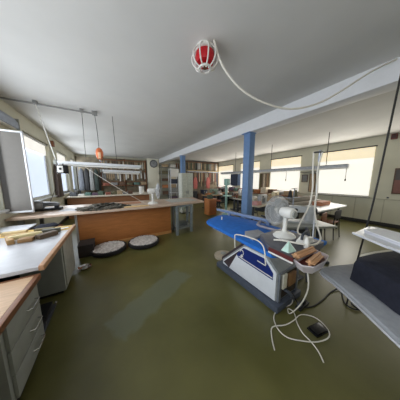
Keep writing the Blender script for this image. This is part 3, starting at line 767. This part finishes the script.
# ------------------------------------------------------------------ right foreground: grey board with draped form, shelf, rod
bz = .80
bp = [(1.20, .03), (1.43, .295), (1.50, .39), (1.535, .46), (1.585, .505), (1.66, .50), (1.80, .445), (2.05, .34), (2.6, .1), (2.4, -.6), (.95, -.35)]
t = WT('ironing_board', 'wide grey cloth covered ironing board with pointed corner at right front', 'ironing board', (1.9, -.1, 0))
t.part('board', MB().prism(bp, bz - .03, bz, .008), M_greycl)
ed = MB(); 
for i in (10, 0, 1, 2, 3, 4, 5, 6, 7):
    a = Vector((*bp[i], bz - .036)); b = Vector((*bp[(i + 1) % len(bp)], bz - .036)); ed.cyl(a, b, .008, n=6)
t.part('frame_edge', ed, mat('edge_silver', (196, 196, 200), .35, .4), label='pale metal edge')
for p in ((2.15, -.05), (2.25, -.45), (1.75, -.45)):
    t.part('leg', MB().cyl((*p, 0), (*p, bz - .03), .022), M_steel)
def inset(poly, k, c=(1.8, -.02)):
    return [(c[0] + (x - c[0]) * k, c[1] + (y - c[1]) * k) for x, y in poly]
cform = [(1.595, .305), (1.43, .065), (1.26, -.18), (1.6, -.44), (2.2, -.40), (2.36, .04), (2.12, .18), (1.88, .265), (1.70, .31)]
one('press_pad', MB().prism([(x + .062, y + .012) for x, y in inset(cform, .965)], bz + .002, .985, .025), M_cream, 'cream padded pressing form with its rim showing behind the dark cloth', 'pad', (1.8, 0, bz))
def drape(poly, z0, z1, off):
    m = MB(); P = []
    N = 90
    L = [(Vector((*poly[i], 0)), Vector((*poly[(i + 1) % len(poly)], 0))) for i in range(len(poly))]
    tot = sum((b - a).length for a, b in L)
    for k in range(N):
        d = tot * k / N
        for a, b in L:
            l = (b - a).length
            if d <= l: P.append(a + (b - a) * (d / l)); break
            d -= l
    c = Vector((1.8, -.02, 0)); rings = []
    for j, (z, s_) in enumerate(((z1 + .006, .0), (z1 + .008, .5), (z1 + .006, .90), (z1 - .006, .975), (z1 - .03, 1.0), ((z0 + z1) / 2, 1.01), (z0 + .01, 1.03))):
        R = []
        for k, p in enumerate(P):
            w = (.006 * math.sin(k * .9) + .004 * math.sin(k * 2.3)) * (1 if j > 3 else .2)
            q = c + (p - c) * (s_ + w); q.z = z + (.006 * math.sin(k * .5) if j == 6 else 0)
            R.append(q)
        rings.append(R)
    vs = [q for R in rings for q in R]; fs = []
    for j in range(len(rings) - 1):
        for k in range(N):
            k2 = (k + 1) % N
            fs.append([j * N + k, j * N + k2, (j + 1) * N + k2, (j + 1) * N + k])
    return m.add(vs, fs)

one('draped_cloth', drape(cform, bz + .004, .985, 0), M_cloth, 'dark navy cloth draped over the pressing form on the grey board', 'cloth', (1.8, 0, bz))

t = WT('paper_shelf', 'white metal shelf tray standing above the draped cloth at right edge', 'shelf', (2.05, .1, 0))
sh = [(1.88, .395), (1.70, .165), (1.48, -.12), (1.9, -.35), (2.36, .33), (2.30, .375)]
t.part('tray', MB().prism(sh, 1.105, 1.115, .003), M_whitem)
lip = MB(); 
for i in (0, 1):
    lip.bar((*sh[i], 1.118), (*sh[i + 1], 1.112), .016, .018, .003)
t.part('front_lip', lip, M_whitem)
t.part('under_bar', MB().bar((1.93, .345, 1.085), (1.60, -.08, 1.085), .016, .016, .003), M_steel)
t.part('post', MB().cyl((2.02, -.18, 0), (2.02, -.18, 1.105), .02), M_steel)
for i in range(3):
    q = [(1.99 + .01 * i, .345 + .005 * i), (1.77, .09), (1.66 + .02 * i, -.06), (1.92, -.2), (2.26 - .03 * i, .28 - .01 * i)]
    one('paper_stack', MB().prism(q, 1.116 + .009 * i, 1.124 + .009 * i), mat('paper_%d' % i, ((220, 220, 226), (206, 206, 214), (232, 232, 234))[i], .7, var=.02), ('lowest pale sheet pile on the white shelf tray', 'middle grey sheet pile on the white shelf tray', 'topmost white sheet pile on the white shelf tray')[i], 'paper', (1.9, .1, 1.12))
one('ceiling_rod', MB().tube([(2.50, .335, 3.1), (2.50, .36, 2.44), (2.50, .40, 1.38), (2.50, .455, .63), (2.50, .49, 0.0)], .0085, smooth=3), M_dark, 'thin dark rod running from the ceiling to the floor at right', 'rod', (2.5, .4, 1.5))

# ------------------------------------------------------------------ right side: hanging light rail
t = WT('light_rail', 'long grey light rail hanging along the window side of the hall', 'light fixture', (6.05, 4.5, 2.03))
t.part('housing', MB().box(5.99, 6.11, 1.56, 7.45, 1.985, 2.06, .006), mat('rail_pale_grey', (186, 188, 194), .4))
t.part('reflector', MB().box(5.97, 6.13, 1.56, 7.45, 2.06, 2.07), M_conduit)
for k in range(4):
    y = 1.58 + k * 1.465
    t.part('tube', MB().cyl((6.05, y, 1.96), (6.05, y + 1.42, 1.96), .022), M_white)
    t.part('tube_holder', MB().box(6.02, 6.08, y - .02, y + .02, 1.935, 1.99), M_white)
for y in (2.1, 4.05, 6.2):
    t.part('suspension_wire', MB().cyl((6.05, y, 2.065), (6.05, y, ZC), .010, n=6), M_wire)
for y, lab in ((1.62, 'pull cord with dark knob hanging at the near end of the light rail'), (3.42, 'pull cord with dark knob hanging before the second blind')):
    t = WT('pull_cord', lab, 'cord', (6.12, y, 1.6))
    t.part('cord', MB().tube([(6.135, y, 2.06), (6.16, y, 1.95), (6.15, y, 1.62)], .006), M_wire)
    t.part('knob', MB().lathe([(0, -.03), (.02, -.025), (.024, 0), (.016, .03), (0, .035)], c=(6.15, y, 1.60), n=12), M_dark)

# near sewing station behind the fan
def sewing_table(name, lab, loc, rz, group=None, topm=None):
    t = thing(name, lab, 'table', loc, rz, group)
    MB().box(-.58, .58, -.28, .28, .72, .76, .004).build('table_top', topm or M_greymet, t)
    for sx in (-.5, .5):
        MB().box(sx - .03, sx + .03, -.04, .04, .05, .72, .004).box(sx - .03, sx + .03, -.26, .26, 0, .05, .006).build('leg', M_dgrey, t)
    MB().bar((-.47, 0, .2), (.47, 0, .2), .04, .04).build('stretcher', M_dgrey, t)
    MB().prism([(-.2, .06), (.2, .06), (.2, .09), (-.2, .12)], -.2, .2, .004, 'x').build('treadle', M_black, t)
    MB().box(-.12, .12, -.15, .15, .50, .72, .02).build('motor', M_dgrey, t)
    return t
def sewing_machine(name, lab, loc, rz, m, group=None):
    t = thing(name, lab, 'sewing machine', loc, rz, group)
    MB().box(-.26, .26, -.09, .09, 0, .03, .006).build('bed', m, t)
    MB().prism([(.10, .03), (.25, .03), (.25, .30), (.22, .33), (-.20, .33), (-.25, .29), (-.25, .12), (-.17, .12), (-.15, .2), (.08, .21), (.10, .17)], -.06, .06, .012, 'y').build('arm', m, t)
    MB().lathe([(0, 0), (.06, 0), (.066, .012), (.06, .03), (0, .035)], n=20, M=Matrix.Translation((.25, 0, .24)) @ Matrix.Rotation(PI / 2, 4, 'Y')).build('hand_wheel', M_black, t)
    MB().cyl((-.21, 0, .03), (-.21, 0, .13), .006).build('needle_bar', M_chrome, t)
    MB().lathe([(0, 0), (.03, 0), (.03, .02), (0, .024)], n=14, M=Matrix.Translation((-.1, -.06, .26)) @ Matrix.Rotation(PI / 2, 4, 'X')).build('tension_dial', M_black, t)
    return t
def spool(lab, loc, c, h=.16, group=None):
    t = thing('thread_cone', lab, 'thread', loc, 0, group)
    MB().lathe([(.05, 0), (.05, .012), (.042, .014), (.022, h), (0, h)], n=18).build('thread', cmat(c), t)
    MB().lathe([(.016, h - .002), (.012, h + .02), (0, h + .02)], n=12).build('core', M_white, t)
    return t
M_mgrey = mat('sewing_machine_grey', (188, 190, 192), .4, .1)
st = sewing_table('sewing_table', 'grey sewing table close behind the white fan', (3.12, 1.45, 0), -.45)
sm = sewing_machine('sewing_machine', 'grey sewing machine just behind the white fan and hoses', (3.2, 1.45, .76), -.75, M_mgrey)
t = WT('spool_rack', 'grey thread rack standing behind the near sewing machine', 'thread rack', (3.4, 1.72, .76))
t.part('upright', MB().cyl((3.42, 1.70, .76), (3.42, 1.70, 1.42), .012), M_steel)
t.part('shelf', MB().box(3.22, 3.62, 1.66, 1.76, 1.215, 1.23, .003, None), M_steel)
t.part('guide_bar', MB().cyl((3.30, 1.70, 1.42), (3.55, 1.70, 1.42), .008), M_steel)
spool('dark thread cone on the left of the near rack', (3.29, 1.71, 1.23), 'black', .15)
spool('olive thread cone on the right of the near rack', (3.51, 1.71, 1.23), 'olive', .15)
def stool(lab, loc, m, rz=0, group=None):
    t = thing('stool', lab, 'stool', loc, rz, group)
    MB().lathe([(.17, .44), (.19, .46), (.19, .50), (.16, .52), (0, .525)], n=24).build('seat', m, t)
    for k in range(4):
        a = PI / 4 + k * PI / 2
        MB().cyl((.12 * math.cos(a), .12 * math.sin(a), .44), (.2 * math.cos(a), .2 * math.sin(a), 0), .013).build('leg', M_dgrey, t)
    pts = [(.16 * math.cos(2 * PI * k / 20), .16 * math.sin(2 * PI * k / 20), .2) for k in range(21)]
    MB().tube(pts, .008, n=6, smooth=0).build('foot_ring', M_dgrey, t)
    return t
def chair(name, lab, loc, rz, seatm, backm, fm, group=None):
    t = thing(name, lab, 'chair', loc, rz, group)
    MB().box(-.21, .21, -.2, .2, .43, .46, .01).build('seat', seatm, t)
    MB().prism([(-.2, .56), (.2, .56), (.22, .76), (.14, .80), (-.14, .80), (-.22, .76)], -.225, -.20, .006, 'y').build('backrest', backm, t)
    for sx in (-.2, .2):
        MB().tube([(sx * 1.05, -.24, 0), (sx, -.2, .45), (sx, -.215, .78)], .012, n=8, smooth=2).build('leg', fm, t)
        MB().cyl((sx * 1.05, .22, 0), (sx, .18, .44), .012).build('leg', fm, t)
    MB().bar((-.2, 0, .42), (.2, 0, .42), .02, .02).build('stretcher', fm, t)
    return t
chair('work_chair', 'chair with dark navy seat and back beside the near sewing table', (2.62, 1.28, 0), .5, cmat('dark blue'), cmat('dark blue'), M_dgrey)

# white table by the right windows
t = WT('white_table', 'white topped table by the right windows, chairs beneath its front', 'table', (5.6, 1.9, 0))
t.part('table_top', MB().prism([(4.5, 1.66), (6.45, 1.58), (6.58, 1.64), (6.95, 2.2), (4.6, 2.3)], .745, .785, .004), M_whitem)
for x, y in ((4.7, 1.76), (6.3, 1.72), (4.75, 2.2), (6.6, 2.15)):
    t.part('leg', MB().box(x - .025, x + .025, y - .025, y + .025, 0, .745, .003), M_dark)
ap = MB().box(4.7, 6.3, 1.745, 1.765, .66, .745)
t.part('apron', ap, M_dark)
chair('tubular_chair', 'dark tubular chair pulled out before the white table', (5.22, 1.64, 0), .0, M_brown, cmat('black'), M_black)
chair('wooden_chair', 'brown wooden chair pushed under the left half of the white table', (4.44, 1.68, 0), .12, M_brown, M_brown, M_dark)
crate('cardboard_box', 'flat reddish brown box on the back of the white table', 'box', 5.6, 6.3, 1.95, 2.2, .785, .90, mat('red_brown_card', (166, 110, 80), .7))
one('cloth_roll', MB().bar((5.0, 2.6, .96), (6.6, 2.5, .96), .16, .16, .07), mat('roll_grey', (132, 126, 116), .8), 'long grey fabric roll lying behind the white table', 'fabric roll', (5.8, 2.55, .88))
one('low_cabinet', MB().box(4.9, 6.8, 2.4, 2.75, 0.0, .88, .006), mat('cab_grey', (140, 134, 122), .6), 'low grey cabinet carrying the long fabric roll', 'cabinet', (5.8, 2.55, 0))

# window bench with clutter
t = WT('window_bench', 'long wooden bench along the right wall under the windows', 'bench', (7.6, 6.5, 0))
t.part('bench_top', MB().box(7.25, 7.9, 3.2, 9.75, .80, .84, .004), M_brown)
for y in (3.3, 5.0, 6.8, 8.6, 9.65):
    t.part('leg', MB().box(7.3, 7.85, y, y + .05, 0, .80), M_dgrey)
bench_items = [('tan', 4.0, 'storage_box', .22), ('grey', 4.45, 'storage_box', .16), ('brown', 4.9, 'storage_box', .26), ('cream', 5.35, 'storage_box', .34), ('orange', 5.8, 'storage_box', .2), ('olive', 6.25, 'fabric_bundle', .2), ('black', 6.7, 'fabric_bundle', .22), ('rust red', 7.15, 'storage_box', .2), ('teal green', 7.6, 'fabric_bundle', .2), ('purple', 8.05, 'fabric_bundle', .24), ('white', 8.5, 'storage_box', .2), ('green', 8.95, 'fabric_bundle', .26), ('pink', 9.4, 'fabric_bundle', .2)]
for i, (c, y, nm, h) in enumerate(bench_items):
    pos = 'at the near end' if i == 0 else 'just beyond the %s item' % bench_items[i - 1][0]
    if nm == 'storage_box':
        crate(nm, '%s box on the window bench %s' % (c, pos), 'box', 7.4, 7.78, y - .16, y + .16, .84, .84 + h, cmat(c))
    else:
        bundle(nm, '%s folded fabric on the window bench %s' % (c, pos), 'fabric', 7.58, y, .84, .36, .34, h, cmat(c))

# rows of sewing tables between column and windows
row = [((4.55, 3.35, 0), .1, 'second sewing table, between the fan and the right windows'), ((6.2, 3.9, 0), .05, 'sewing table below the second window, wooden topped'), ((5.45, 4.85, 0), .0, 'third sewing table, right of the near column'), ((6.1, 5.8, 0), .1, 'sewing table below the middle of the light rail'), ((5.0, 6.9, 0), -.1, 'sewing table left of the near column in the distance'), ((6.4, 7.9, 0), .0, 'farthest sewing table near the last window')]
mcol = ['pale grey', 'cream', 'dark', 'white', 'green', 'black']
mm = [mat('mach_a', (170, 172, 172), .4), mat('mach_b', (206, 196, 168), .4), mat('mach_c', (60, 62, 66), .4), mat('mach_d', (214, 214, 210), .4), mat('mach_e', (128, 150, 136), .4), mat('mach_f', (40, 40, 44), .35)]
tops = [mat('top_a', (196, 184, 164), .5), mat('top_b', (182, 152, 118), .5), mat('top_c', (206, 198, 182), .5), mat('top_d', (150, 110, 78), .5), mat('top_e', (170, 140, 104), .5), mat('top_f', (156, 122, 92), .5)]
for i, (p, rz, lab) in enumerate(row):
    sewing_table('sewing_table', lab, p, rz, 'sewing tables in rows', tops[i])
    sewing_machine('sewing_machine', '%s sewing machine on the %s' % (mcol[i], lab.replace(', wooden topped', '')), (p[0] + .08, p[1], .76), rz + .1, mm[i], 'sewing machines in rows')
    sc = ['brown', 'black', 'orange', 'dark blue', 'rust red', 'black'][i]
    stool('%s seated stool before the %s sewing machine' % (sc, mcol[i]), (p[0] - .05, p[1] - .52, 0), cmat(sc), 0, 'stools at the sewing tables')
    for k, c in enumerate((['cream', 'green'], ['orange', 'white'], ['rust red', 'tan'], ['dark blue', 'pink'], ['olive', 'white'], ['tan', 'brown'])[i]):
        spool('%s thread cone beside the %s sewing machine' % (c, mcol[i]), (p[0] - .42 + k * .12, p[1] + .16, .76), c, .17, 'thread cones on the sewing tables')
    one('paper_stack', MB().box(p[0] + .38, p[0] + .56, p[1] - .2, p[1] + .05, .762, .80 + .01 * i, .003), cmat('white'), 'white paper stack beside the %s sewing machine' % mcol[i], 'paper', (p[0] + .47, p[1] - .08, .762), 'paper stacks on the sewing tables')
    crate('card_box', 'pale card box behind the %s sewing machine' % mcol[i], 'box', p[0] - .18, p[0] + .12, p[1] + .13, p[1] + .27, .762, .95 + .03 * (i % 3), cmat(['cream', 'tan', 'white', 'cream', 'tan', 'white'][i]), 'card boxes on the sewing tables')
    c = ['pink', 'tan', 'olive', 'brown', 'orange', 'grey'][i]
    bundle('fabric_bundle', '%s fabric pile beside the %s sewing machine' % (c, mcol[i]), 'fabric', p[0] - .34, p[1] - .08, .76, .26, .24, .12, cmat(c), 'fabric piles on the sewing tables')

# small orange cabinet with a green bag on top
t = WT('small_cabinet', 'small orange wooden cabinet standing on the floor beyond the blue board', 'cabinet', (3.85, 5.45, 0))
t.part('body', MB().box(3.66, 4.06, 5.30, 5.68, .03, .74, .006), mat('orange_cab', (186, 118, 64), .5))
t.part('door', MB().box(3.69, 4.03, 5.285, 5.30, .06, .70, .004), mat('orange_cab_door', (150, 88, 48), .5))
t.part('knob', MB().lathe([(0, 0), (.014, .006), (.014, .014), (0, .02)], n=12, M=Matrix.Translation((3.99, 5.285, .42)) @ Matrix.Rotation(PI / 2, 4, 'X')), M_steel)
t.part('top', MB().box(3.64, 4.08, 5.27, 5.70, .74, .765, .005), mat('orange_cab', (0, 0, 0)))
bundle('green_bag', 'dark green bag lying on the small orange cabinet', 'bag', 3.82, 5.48, .765, .22, .22, .16, cmat('green'))
# pale teal upright press
t = WT('eyelet_press', 'pale teal upright press on the floor left of the near column', 'press', (4.55, 5.2, 0))
t.part('column', MB().lathe([(.06, .05), (.05, .9), (.06, 1.1), (.045, 1.5), (0, 1.52)], c=(4.55, 5.2, 0), n=18), M_teal)
t.part('base', MB().lathe([(.2, 0), (.2, .03), (.07, .06), (0, .06)], c=(4.55, 5.2, 0), n=24), M_teal)
t.part('head', MB().box(4.47, 4.66, 5.08, 5.3, 1.36, 1.66, .03), M_teal)
t.part('work_plate', MB().box(4.42, 4.70, 5.0, 5.3, .86, .9, .006), M_teal)
t.part('lever', MB().cyl((4.64, 5.15, 1.5), (4.78, 5.0, 1.3), .012), M_steel)
# dark hanging board before the far window
t = WT('hanging_board', 'dark slate blue board hanging from the light rail by the far window', 'board', (6.3, 6.6, 1.2))
t.part('panel', MB().box(6.02, 6.08, 6.05, 6.55, 1.28, 1.93, .004), mat('slate_board', (58, 66, 86), .5))
t.part('side_panel', MB().box(6.09, 6.13, 5.86, 6.06, 1.30, 1.92, .004), mat('pale_slate', (128, 146, 176), .5), label='paler blue grey edge board')
t.part('hook', MB().cyl((6.05, 6.3, 1.93), (6.05, 6.3, 2.0), .008), M_wire)

# things hung on the piers between windows, right wall
def pier_frames(y0, y1, names):
    k = len(names)
    for i, (nm, lab, cat, c, dz, h) in enumerate(names):
        y = y0 + (y1 - y0) * (i + .5) / k; w = (y1 - y0) / k * .8
        t = WT(nm, lab, cat, (XR - .02, y, dz))
        fr = MB(); a, b = y - w / 2, y + w / 2
        for q in ((a, a + .02, dz, dz + h), (b - .02, b, dz, dz + h), (a, b, dz, dz + .02), (a, b, dz + h - .02, dz + h)):
            fr.box(XR - .035, XR - .005, *q)
        t.part('frame', fr, cmat('brown'))
        t.part('sheet', MB().box(XR - .02, XR - .008, a + .015, b - .015, dz + .015, dz + h - .015), cmat(c))
pier_frames(5.42, 6.1, [('framed_pattern', 'tan pattern frame on the pier behind the fan, left of three', 'frame', 'tan', 1.0, 1.0), ('framed_pattern', 'cream pattern frame on the pier behind the fan, middle of three', 'frame', 'cream', 1.1, .9), ('framed_pattern', 'olive pattern frame on the pier behind the fan, right of three', 'frame', 'olive', 1.0, 1.0)])
pier_frames(3.08, 3.72, [('framed_pattern', 'tan framed board on the pier behind the hoses', 'frame', 'tan', 1.05, .85), ('framed_pattern', 'small grey framed card on the pier left of the hoses', 'frame', 'grey', 1.5, .35)])
one('wall_shelf', MB().box(XR - .18, XR - .001, 3.05, 3.75, 1.96, 1.98).box(XR - .16, XR - .14, 3.1, 3.13, 1.88, 1.96), M_dgrey, 'narrow dark shelf on the pier above the tan framed board', 'shelf', (XR, 3.4, 1.96))
t = WT('wall_picture', 'dark red and grey framed poster on the right wall at the edge', 'picture', (XR, .85, 1.15))
t.part('frame', MB().box(XR - .03, XR - .002, .45, .93, 1.14, 1.98, .004), cmat('brown'))
t.part('upper_print', MB().box(XR - .034, XR - .03,   .48, .90, 1.6, 1.94), mat('poster_dark', (84, 78, 76), .5))
t.part('lower_print', MB().box(XR - .034, XR - .03, .48, .90, 1.18, 1.6), mat('poster_red', (128, 84, 74), .5))
t = WT('alarm_box', 'small reddish brown box at the top of the right wall beside the rod', 'box', (XR, 1.02, 2.98))
t.part('case', MB().box(XR - .10, XR - .001, .99, 1.12, 2.92, 3.08, .008), mat('alarm_red_brown', (112, 58, 48), .5))
t.part('cover', MB().box(XR - .115, XR - .10, 1.01, 1.10, 2.94, 3.06, .004), mat('alarm_dark', (70, 46, 42), .5))
one('wall_socket', MB().box(XR - .02, XR - .001, .96, 1.01, .98, 1.03, .004), M_dgrey, 'small dark socket on the right wall below the poster', 'socket', (XR, 1.05, 1.05))
one('wall_block', MB().box(XL, XL + .1, 6.95, 7.1, 2.72, 2.9, .006), M_brown, 'brown wooden block on the left wall above the second pier', 'block', (XL, 7.02, 2.8))
one('hung_coat', MB().prism([(6.88, 1.0), (7.5, .98), (7.45, 1.95), (7.3, 2.15), (7.1, 2.15), (6.95, 1.9)], XL + .01, XL + .1, .02, 'x'), mat('coat_mauve', (92, 80, 74), .9), 'dark brown coat hanging on the left wall between the windows', 'coat', (XL, 7.3, 1.5))

# ------------------------------------------------------------------ tall pale cabinet by the farther column, shelving and racks at the back
t = WT('tall_cabinet', 'tall pale cabinet standing in front of the farther blue column', 'cabinet', (3.1, 6.4, 0))
t.part('body', MB().box(2.83, 3.42, 6.34, 6.68, .05, 1.92, .008), mat('cabinet_cream', (206, 206, 194), .5))
for x0, x1 in ((2.85, 3.12), (3.13, 3.40)):
    d = t.part('door', MB().box(x0, x1, 6.322, 6.34, .08, 1.89, .004), mat('cabinet_door', (190, 194, 182), .5))
    hx = x1 - .04 if x0 < 3 else x0 + .04
    t.part('door_handle', MB().box(hx - .008, hx + .008, 6.30, 6.322, .95, 1.1, .003), M_steel, d)
t.part('plinth', MB().box(2.87, 3.38, 6.37, 6.66, 0, .05), M_dgrey)
t = WT('store_shelf', 'open grey steel shelving at the back right of the cream pillar', 'shelving', (3.7, 10.9, 0))
for x in (3.15, 3.8, 4.4):
    t.part('upright', MB().box(x, x + .04, 10.6, 10.64, 0, 2.8).box(x, x + .04, 11.1, 11.14, 0, 2.8), M_greymet)
SH = (.5, 1.0, 1.5, 2.0, 2.5)
for z in SH:
    t.part('shelf', MB().box(3.15, 4.44, 10.6, 11.14, z, z + .025), M_greymet)
q = 0
shc = [['brown', 'grey'], ['orange', 'tan'], ['brown', 'cream'], ['olive', 'grey'], ['tan', 'white']]
lv = ['lowest', 'second', 'middle', 'fourth', 'top']
for i, z in enumerate(SH):
    for k, c in enumerate(shc[i]):
        x = 3.25 + k * .62
        crate('storage_box', '%s box on the %s level of the grey steel shelving' % (c, lv[i]), 'box', x, x + .42, 10.64, 10.98, z + .025, z + .025 + random.uniform(.16, .32), cmat(c))
t = WT('garment_trolley', 'tall white trolley with bins left of the farther column', 'trolley', (3.45, 8.95, 0))
for x, y in ((3.2, 8.8), (3.72, 8.8), (3.2, 9.15), (3.72, 9.15)):
    t.part('post', MB().box(x - .015, x + .015, y - .015, y + .015, .1, 2.3), M_whitem)
    t.part('caster', MB().lathe([(0, -.02), (.045, -.02), (.05, 0), (.045, .02), (0, .02)], n=16, M=Matrix.Translation((x, y, .05)) @ Matrix.Rotation(PI / 2, 4, 'Y')), M_black)
for z in (.25, .8, 1.35):
    t.part('shelf', MB().box(3.2, 3.72, 8.8, 9.15, z, z + .02), M_whitem)
t.part('cover', MB().box(3.22, 3.70, 8.79, 8.82, 1.8, 2.28, .006).box(3.22, 3.7, 8.82, 9.14, 2.26, 2.3), M_white, label='white cover')
crate('storage_box', 'dark blue box on the top shelf of the white trolley', 'box', 3.26, 3.66, 8.84, 9.1, 1.37, 1.66, cmat('dark blue'))
crate('storage_box', 'grey box on the middle shelf of the white trolley', 'box', 3.26, 3.66, 8.84, 9.1, .82, 1.12, cmat('grey'))
crate('storage_box', 'purple box on the lowest shelf of the white trolley', 'box', 3.26, 3.66, 8.84, 9.1, .27, .56, cmat('purple'))

def pattern_mesh(w, h):
    m = MB()
    m.prism([(-w / 2, -h + .03), (-w / 2 + .02, -h), (w / 2 - .03, -h), (w / 2, -h + .05), (w * .42, -.08), (w * .15, -.02), (-w * .15, -.02), (-w * .45, -.1)], -.01, .01, .003, 'y')
    m.tube([(-.012, 0, -.03), (-.012, 0, .015), (.012, 0, .02), (.015, 0, -.005)], .004, n=5, smooth=2)
    return m
def hang_row(name, lab, cat, group, x0, x1, y, z, hmin, hmax, palette, cnt):
    for k in range(cnt):
        x = x0 + (x1 - x0) * k / (cnt - 1)
        w = (x1 - x0) / cnt * random.uniform(.55, .85); h = random.uniform(hmin, hmax)
        c = random.choice(palette)
        o = pattern_mesh(w, h).build(name, cmat(c))
        o.location = (x, y, z); tag(o, lab, cat, group)
# left rack
t = WT('pattern_rack', 'wooden rack on the back wall holding rows of hanging patterns', 'rack', (.6, 11.1, 0))
for x in (-.45, .85, 2.15):
    t.part('upright', MB().box(x, x + .06, 11.0, 11.06, 0, 2.95), M_brown)
t.part('backboard', MB().box(XL + .02, 2.28, 11.10, 11.14, .3, 2.95), mat('rack_backboard', (124, 114, 96), .8, var=.3, scale=5))
for z in (2.82, 2.14, 1.46):
    t.part('rail', MB().box(-.45, 2.21, 10.95, 10.99, z, z + .04), M_brown)
t.part('shelf', MB().box(-.45, 2.21, 10.6, 10.95, 1.25, 1.28), M_brown)
hang_row('hanging_pattern', 'narrow card pattern hanging in the upper row of the back rack', 'pattern', 'patterns in the upper rack row', -.36, 2.1, 10.93, 2.80, .45, .6, ['tan', 'brown', 'cream', 'olive', 'grey', 'tan', 'brown'], 22)
hang_row('hanging_pattern', 'narrow card pattern hanging in the lower row of the back rack', 'pattern', 'patterns in the lower rack row', -.36, 2.1, 10.93, 2.12, .4, .62, ['tan', 'brown', 'white', 'olive', 'grey', 'brown', 'cream'], 22)
for k, c in enumerate(['rust red', 'grey', 'brown', 'olive', 'teal green', 'tan']):
    crate('storage_box', '%s box on the shelf below the hanging patterns' % c, 'box', -.38 + k * .43, -.04 + k * .43, 10.64, 10.9, 1.28, 1.28 + .14 + .03 * (k % 3), cmat(c))
t = WT('coat_rail', 'dark coat rail in the back left corner', 'rail', (-.95, 10.8, 0))
t.part('rail', MB().cyl((-1.5, 10.8, 2.35), (-.52, 10.8, 2.35), .02), M_dgrey)
for x in (-1.5, -.52):
    t.part('post', MB().cyl((x, 10.8, 0), (x, 10.8, 2.35), .02), M_dgrey)
    t.part('foot', MB().bar((x, 10.55, .02), (x, 11.05, .02), .04, .04), M_dgrey)
for k, c in enumerate(['slate', 'black', 'grey', 'dark green']):
    x = -1.36 + k * .23
    bm = MB().prism([(x - .1, 1.0), (x + .1, 1.0), (x + .09, 2.1), (x + .03, 2.24), (x - .03, 2.24), (x - .09, 2.1)], 10.6, 10.98, .03, 'y')
    bm.tube([(x, 10.8, 2.24), (x, 10.8, 2.36), (x + .02, 10.8, 2.385)], .006, n=5)
    one('hung_garment', bm, cmat(c), '%s garment hanging on the coat rail in the back left corner' % c, 'garment', (x, 10.8, 2.3))

# right rack in front of the back wall
t = WT('tool_rack', 'tall boarded rack with a long shelf and hooks between the farther column and last window', 'rack', (6.4, 10.25, 0))
t.part('backboard', MB().box(4.95, XR - .06, 10.27, 10.30, 0, 3.0), mat('rack_backboard', (124, 114, 96), .8))
t.part('shelf', MB().box(4.95, XR - .1, 9.95, 10.27, 2.28, 2.31), M_beige)
t.part('hook_rail', MB().box(4.95, XR - .1, 10.0, 10.03, 2.2, 2.24), M_steel)
t.part('shelf_bracket', MB().box(5.0, 5.03, 9.97, 10.27, 2.2, 2.28), M_steel)
t.part('shelf_bracket', MB().box(7.8, 7.83, 9.97, 10.27, 2.2, 2.28), M_steel)
t.part('top_rail', MB().box(4.95, XR - .06, 10.20, 10.27, 2.94, 2.98), M_brown)
hang_row('leather_strap', 'narrow strap hanging below the shelf of the tall boarded rack', 'strap', 'straps below the rack shelf', 5.05, 7.85, 9.99, 2.18, .7, 1.15, ['brown', 'black', 'grey', 'tan', 'brown', 'dark blue', 'white', 'rust red', 'cream', 'grey'], 34)
hang_row('hanging_pattern', 'card pattern hanging above the shelf of the tall boarded rack', 'pattern', 'patterns above the rack shelf', 5.05, 7.85, 10.19, 2.95, .48, .62, ['tan', 'grey', 'white', 'brown', 'green', 'black', 'olive'], 26)
for x, lab in ((5.55, 'faded red apron hanging at the left of the tall boarded rack'), (6.70, 'faded red apron hanging at the middle of the tall boarded rack')):
    t = WT('apron', lab, 'apron', (x, 9.9, 1.9))
    t.part('bib', MB().prism([(x - .15, .95), (x + .15, .92), (x + .19, 1.45), (x + .09, 1.80), (x - .09, 1.80), (x - .19, 1.45)], 9.86, 9.92, .015, 'y'), mat('apron_red', (176, 100, 94), .85, bump=.3))
    t.part('neck_loop', MB().tube([(x - .08, 9.9, 1.79), (x - .04, 9.98, 2.2), (x + .04, 9.98, 2.2), (x + .08, 9.9, 1.79)], .008), M_brown)
bits = [('black', 5.2, .8), ('brown', 5.65, .6), ('dark blue', 6.1, .85), ('rust red', 6.55, .7), ('grey', 7.0, .9)]
for i, (c, x, h) in enumerate(bits):
    crate('storage_chest', '%s chest on the floor below the hanging straps' % c, 'chest', x - .19, x + .19, 9.3, 9.75, 0, h, cmat(c))
one('orange_board', MB().box(4.55, 4.8, 11.26, YB + .001, 2.35, 2.9), cmat('orange'), 'small orange board high on the back wall right of the farther column', 'board', (4.68, 11.27, 2.6))

# ------------------------------------------------------------------ world, camera, view
w = bpy.data.worlds.new('sky'); S.world = w; w.use_nodes = True
nt = w.node_tree
bg = nt.nodes['Background']
sky = nt.nodes.new('ShaderNodeTexSky'); sky.sky_type = 'NISHITA'; sky.sun_elevation = .7; sky.sun_disc = False
nt.links.new(sky.outputs[0], bg.inputs[0]); bg.inputs[1].default_value = .15

cam = bpy.data.cameras.new('camera')
co = bpy.data.objects.new('camera', cam); COL.objects.link(co)
f = 148.0
cam.sensor_fit = 'HORIZONTAL'; cam.sensor_width = 36; cam.lens = f / 400 * 36
cam.clip_start = .02
p = math.atan(20 / f); th = math.atan(90 / math.hypot(f, 20))
co.location = (0, 0, 1.6)
co.rotation_euler = (PI / 2 - p, 0, -th)
S.camera = co
S.view_settings.view_transform = 'Standard'
S.view_settings.look = 'None'
S.view_settings.gamma = 1
S.view_settings.exposure = 0.0
S.view_settings.use_curve_mapping = False
S.cycles.use_denoising = True
S.cycles.max_bounces = 10
S.cycles.diffuse_bounces = 6
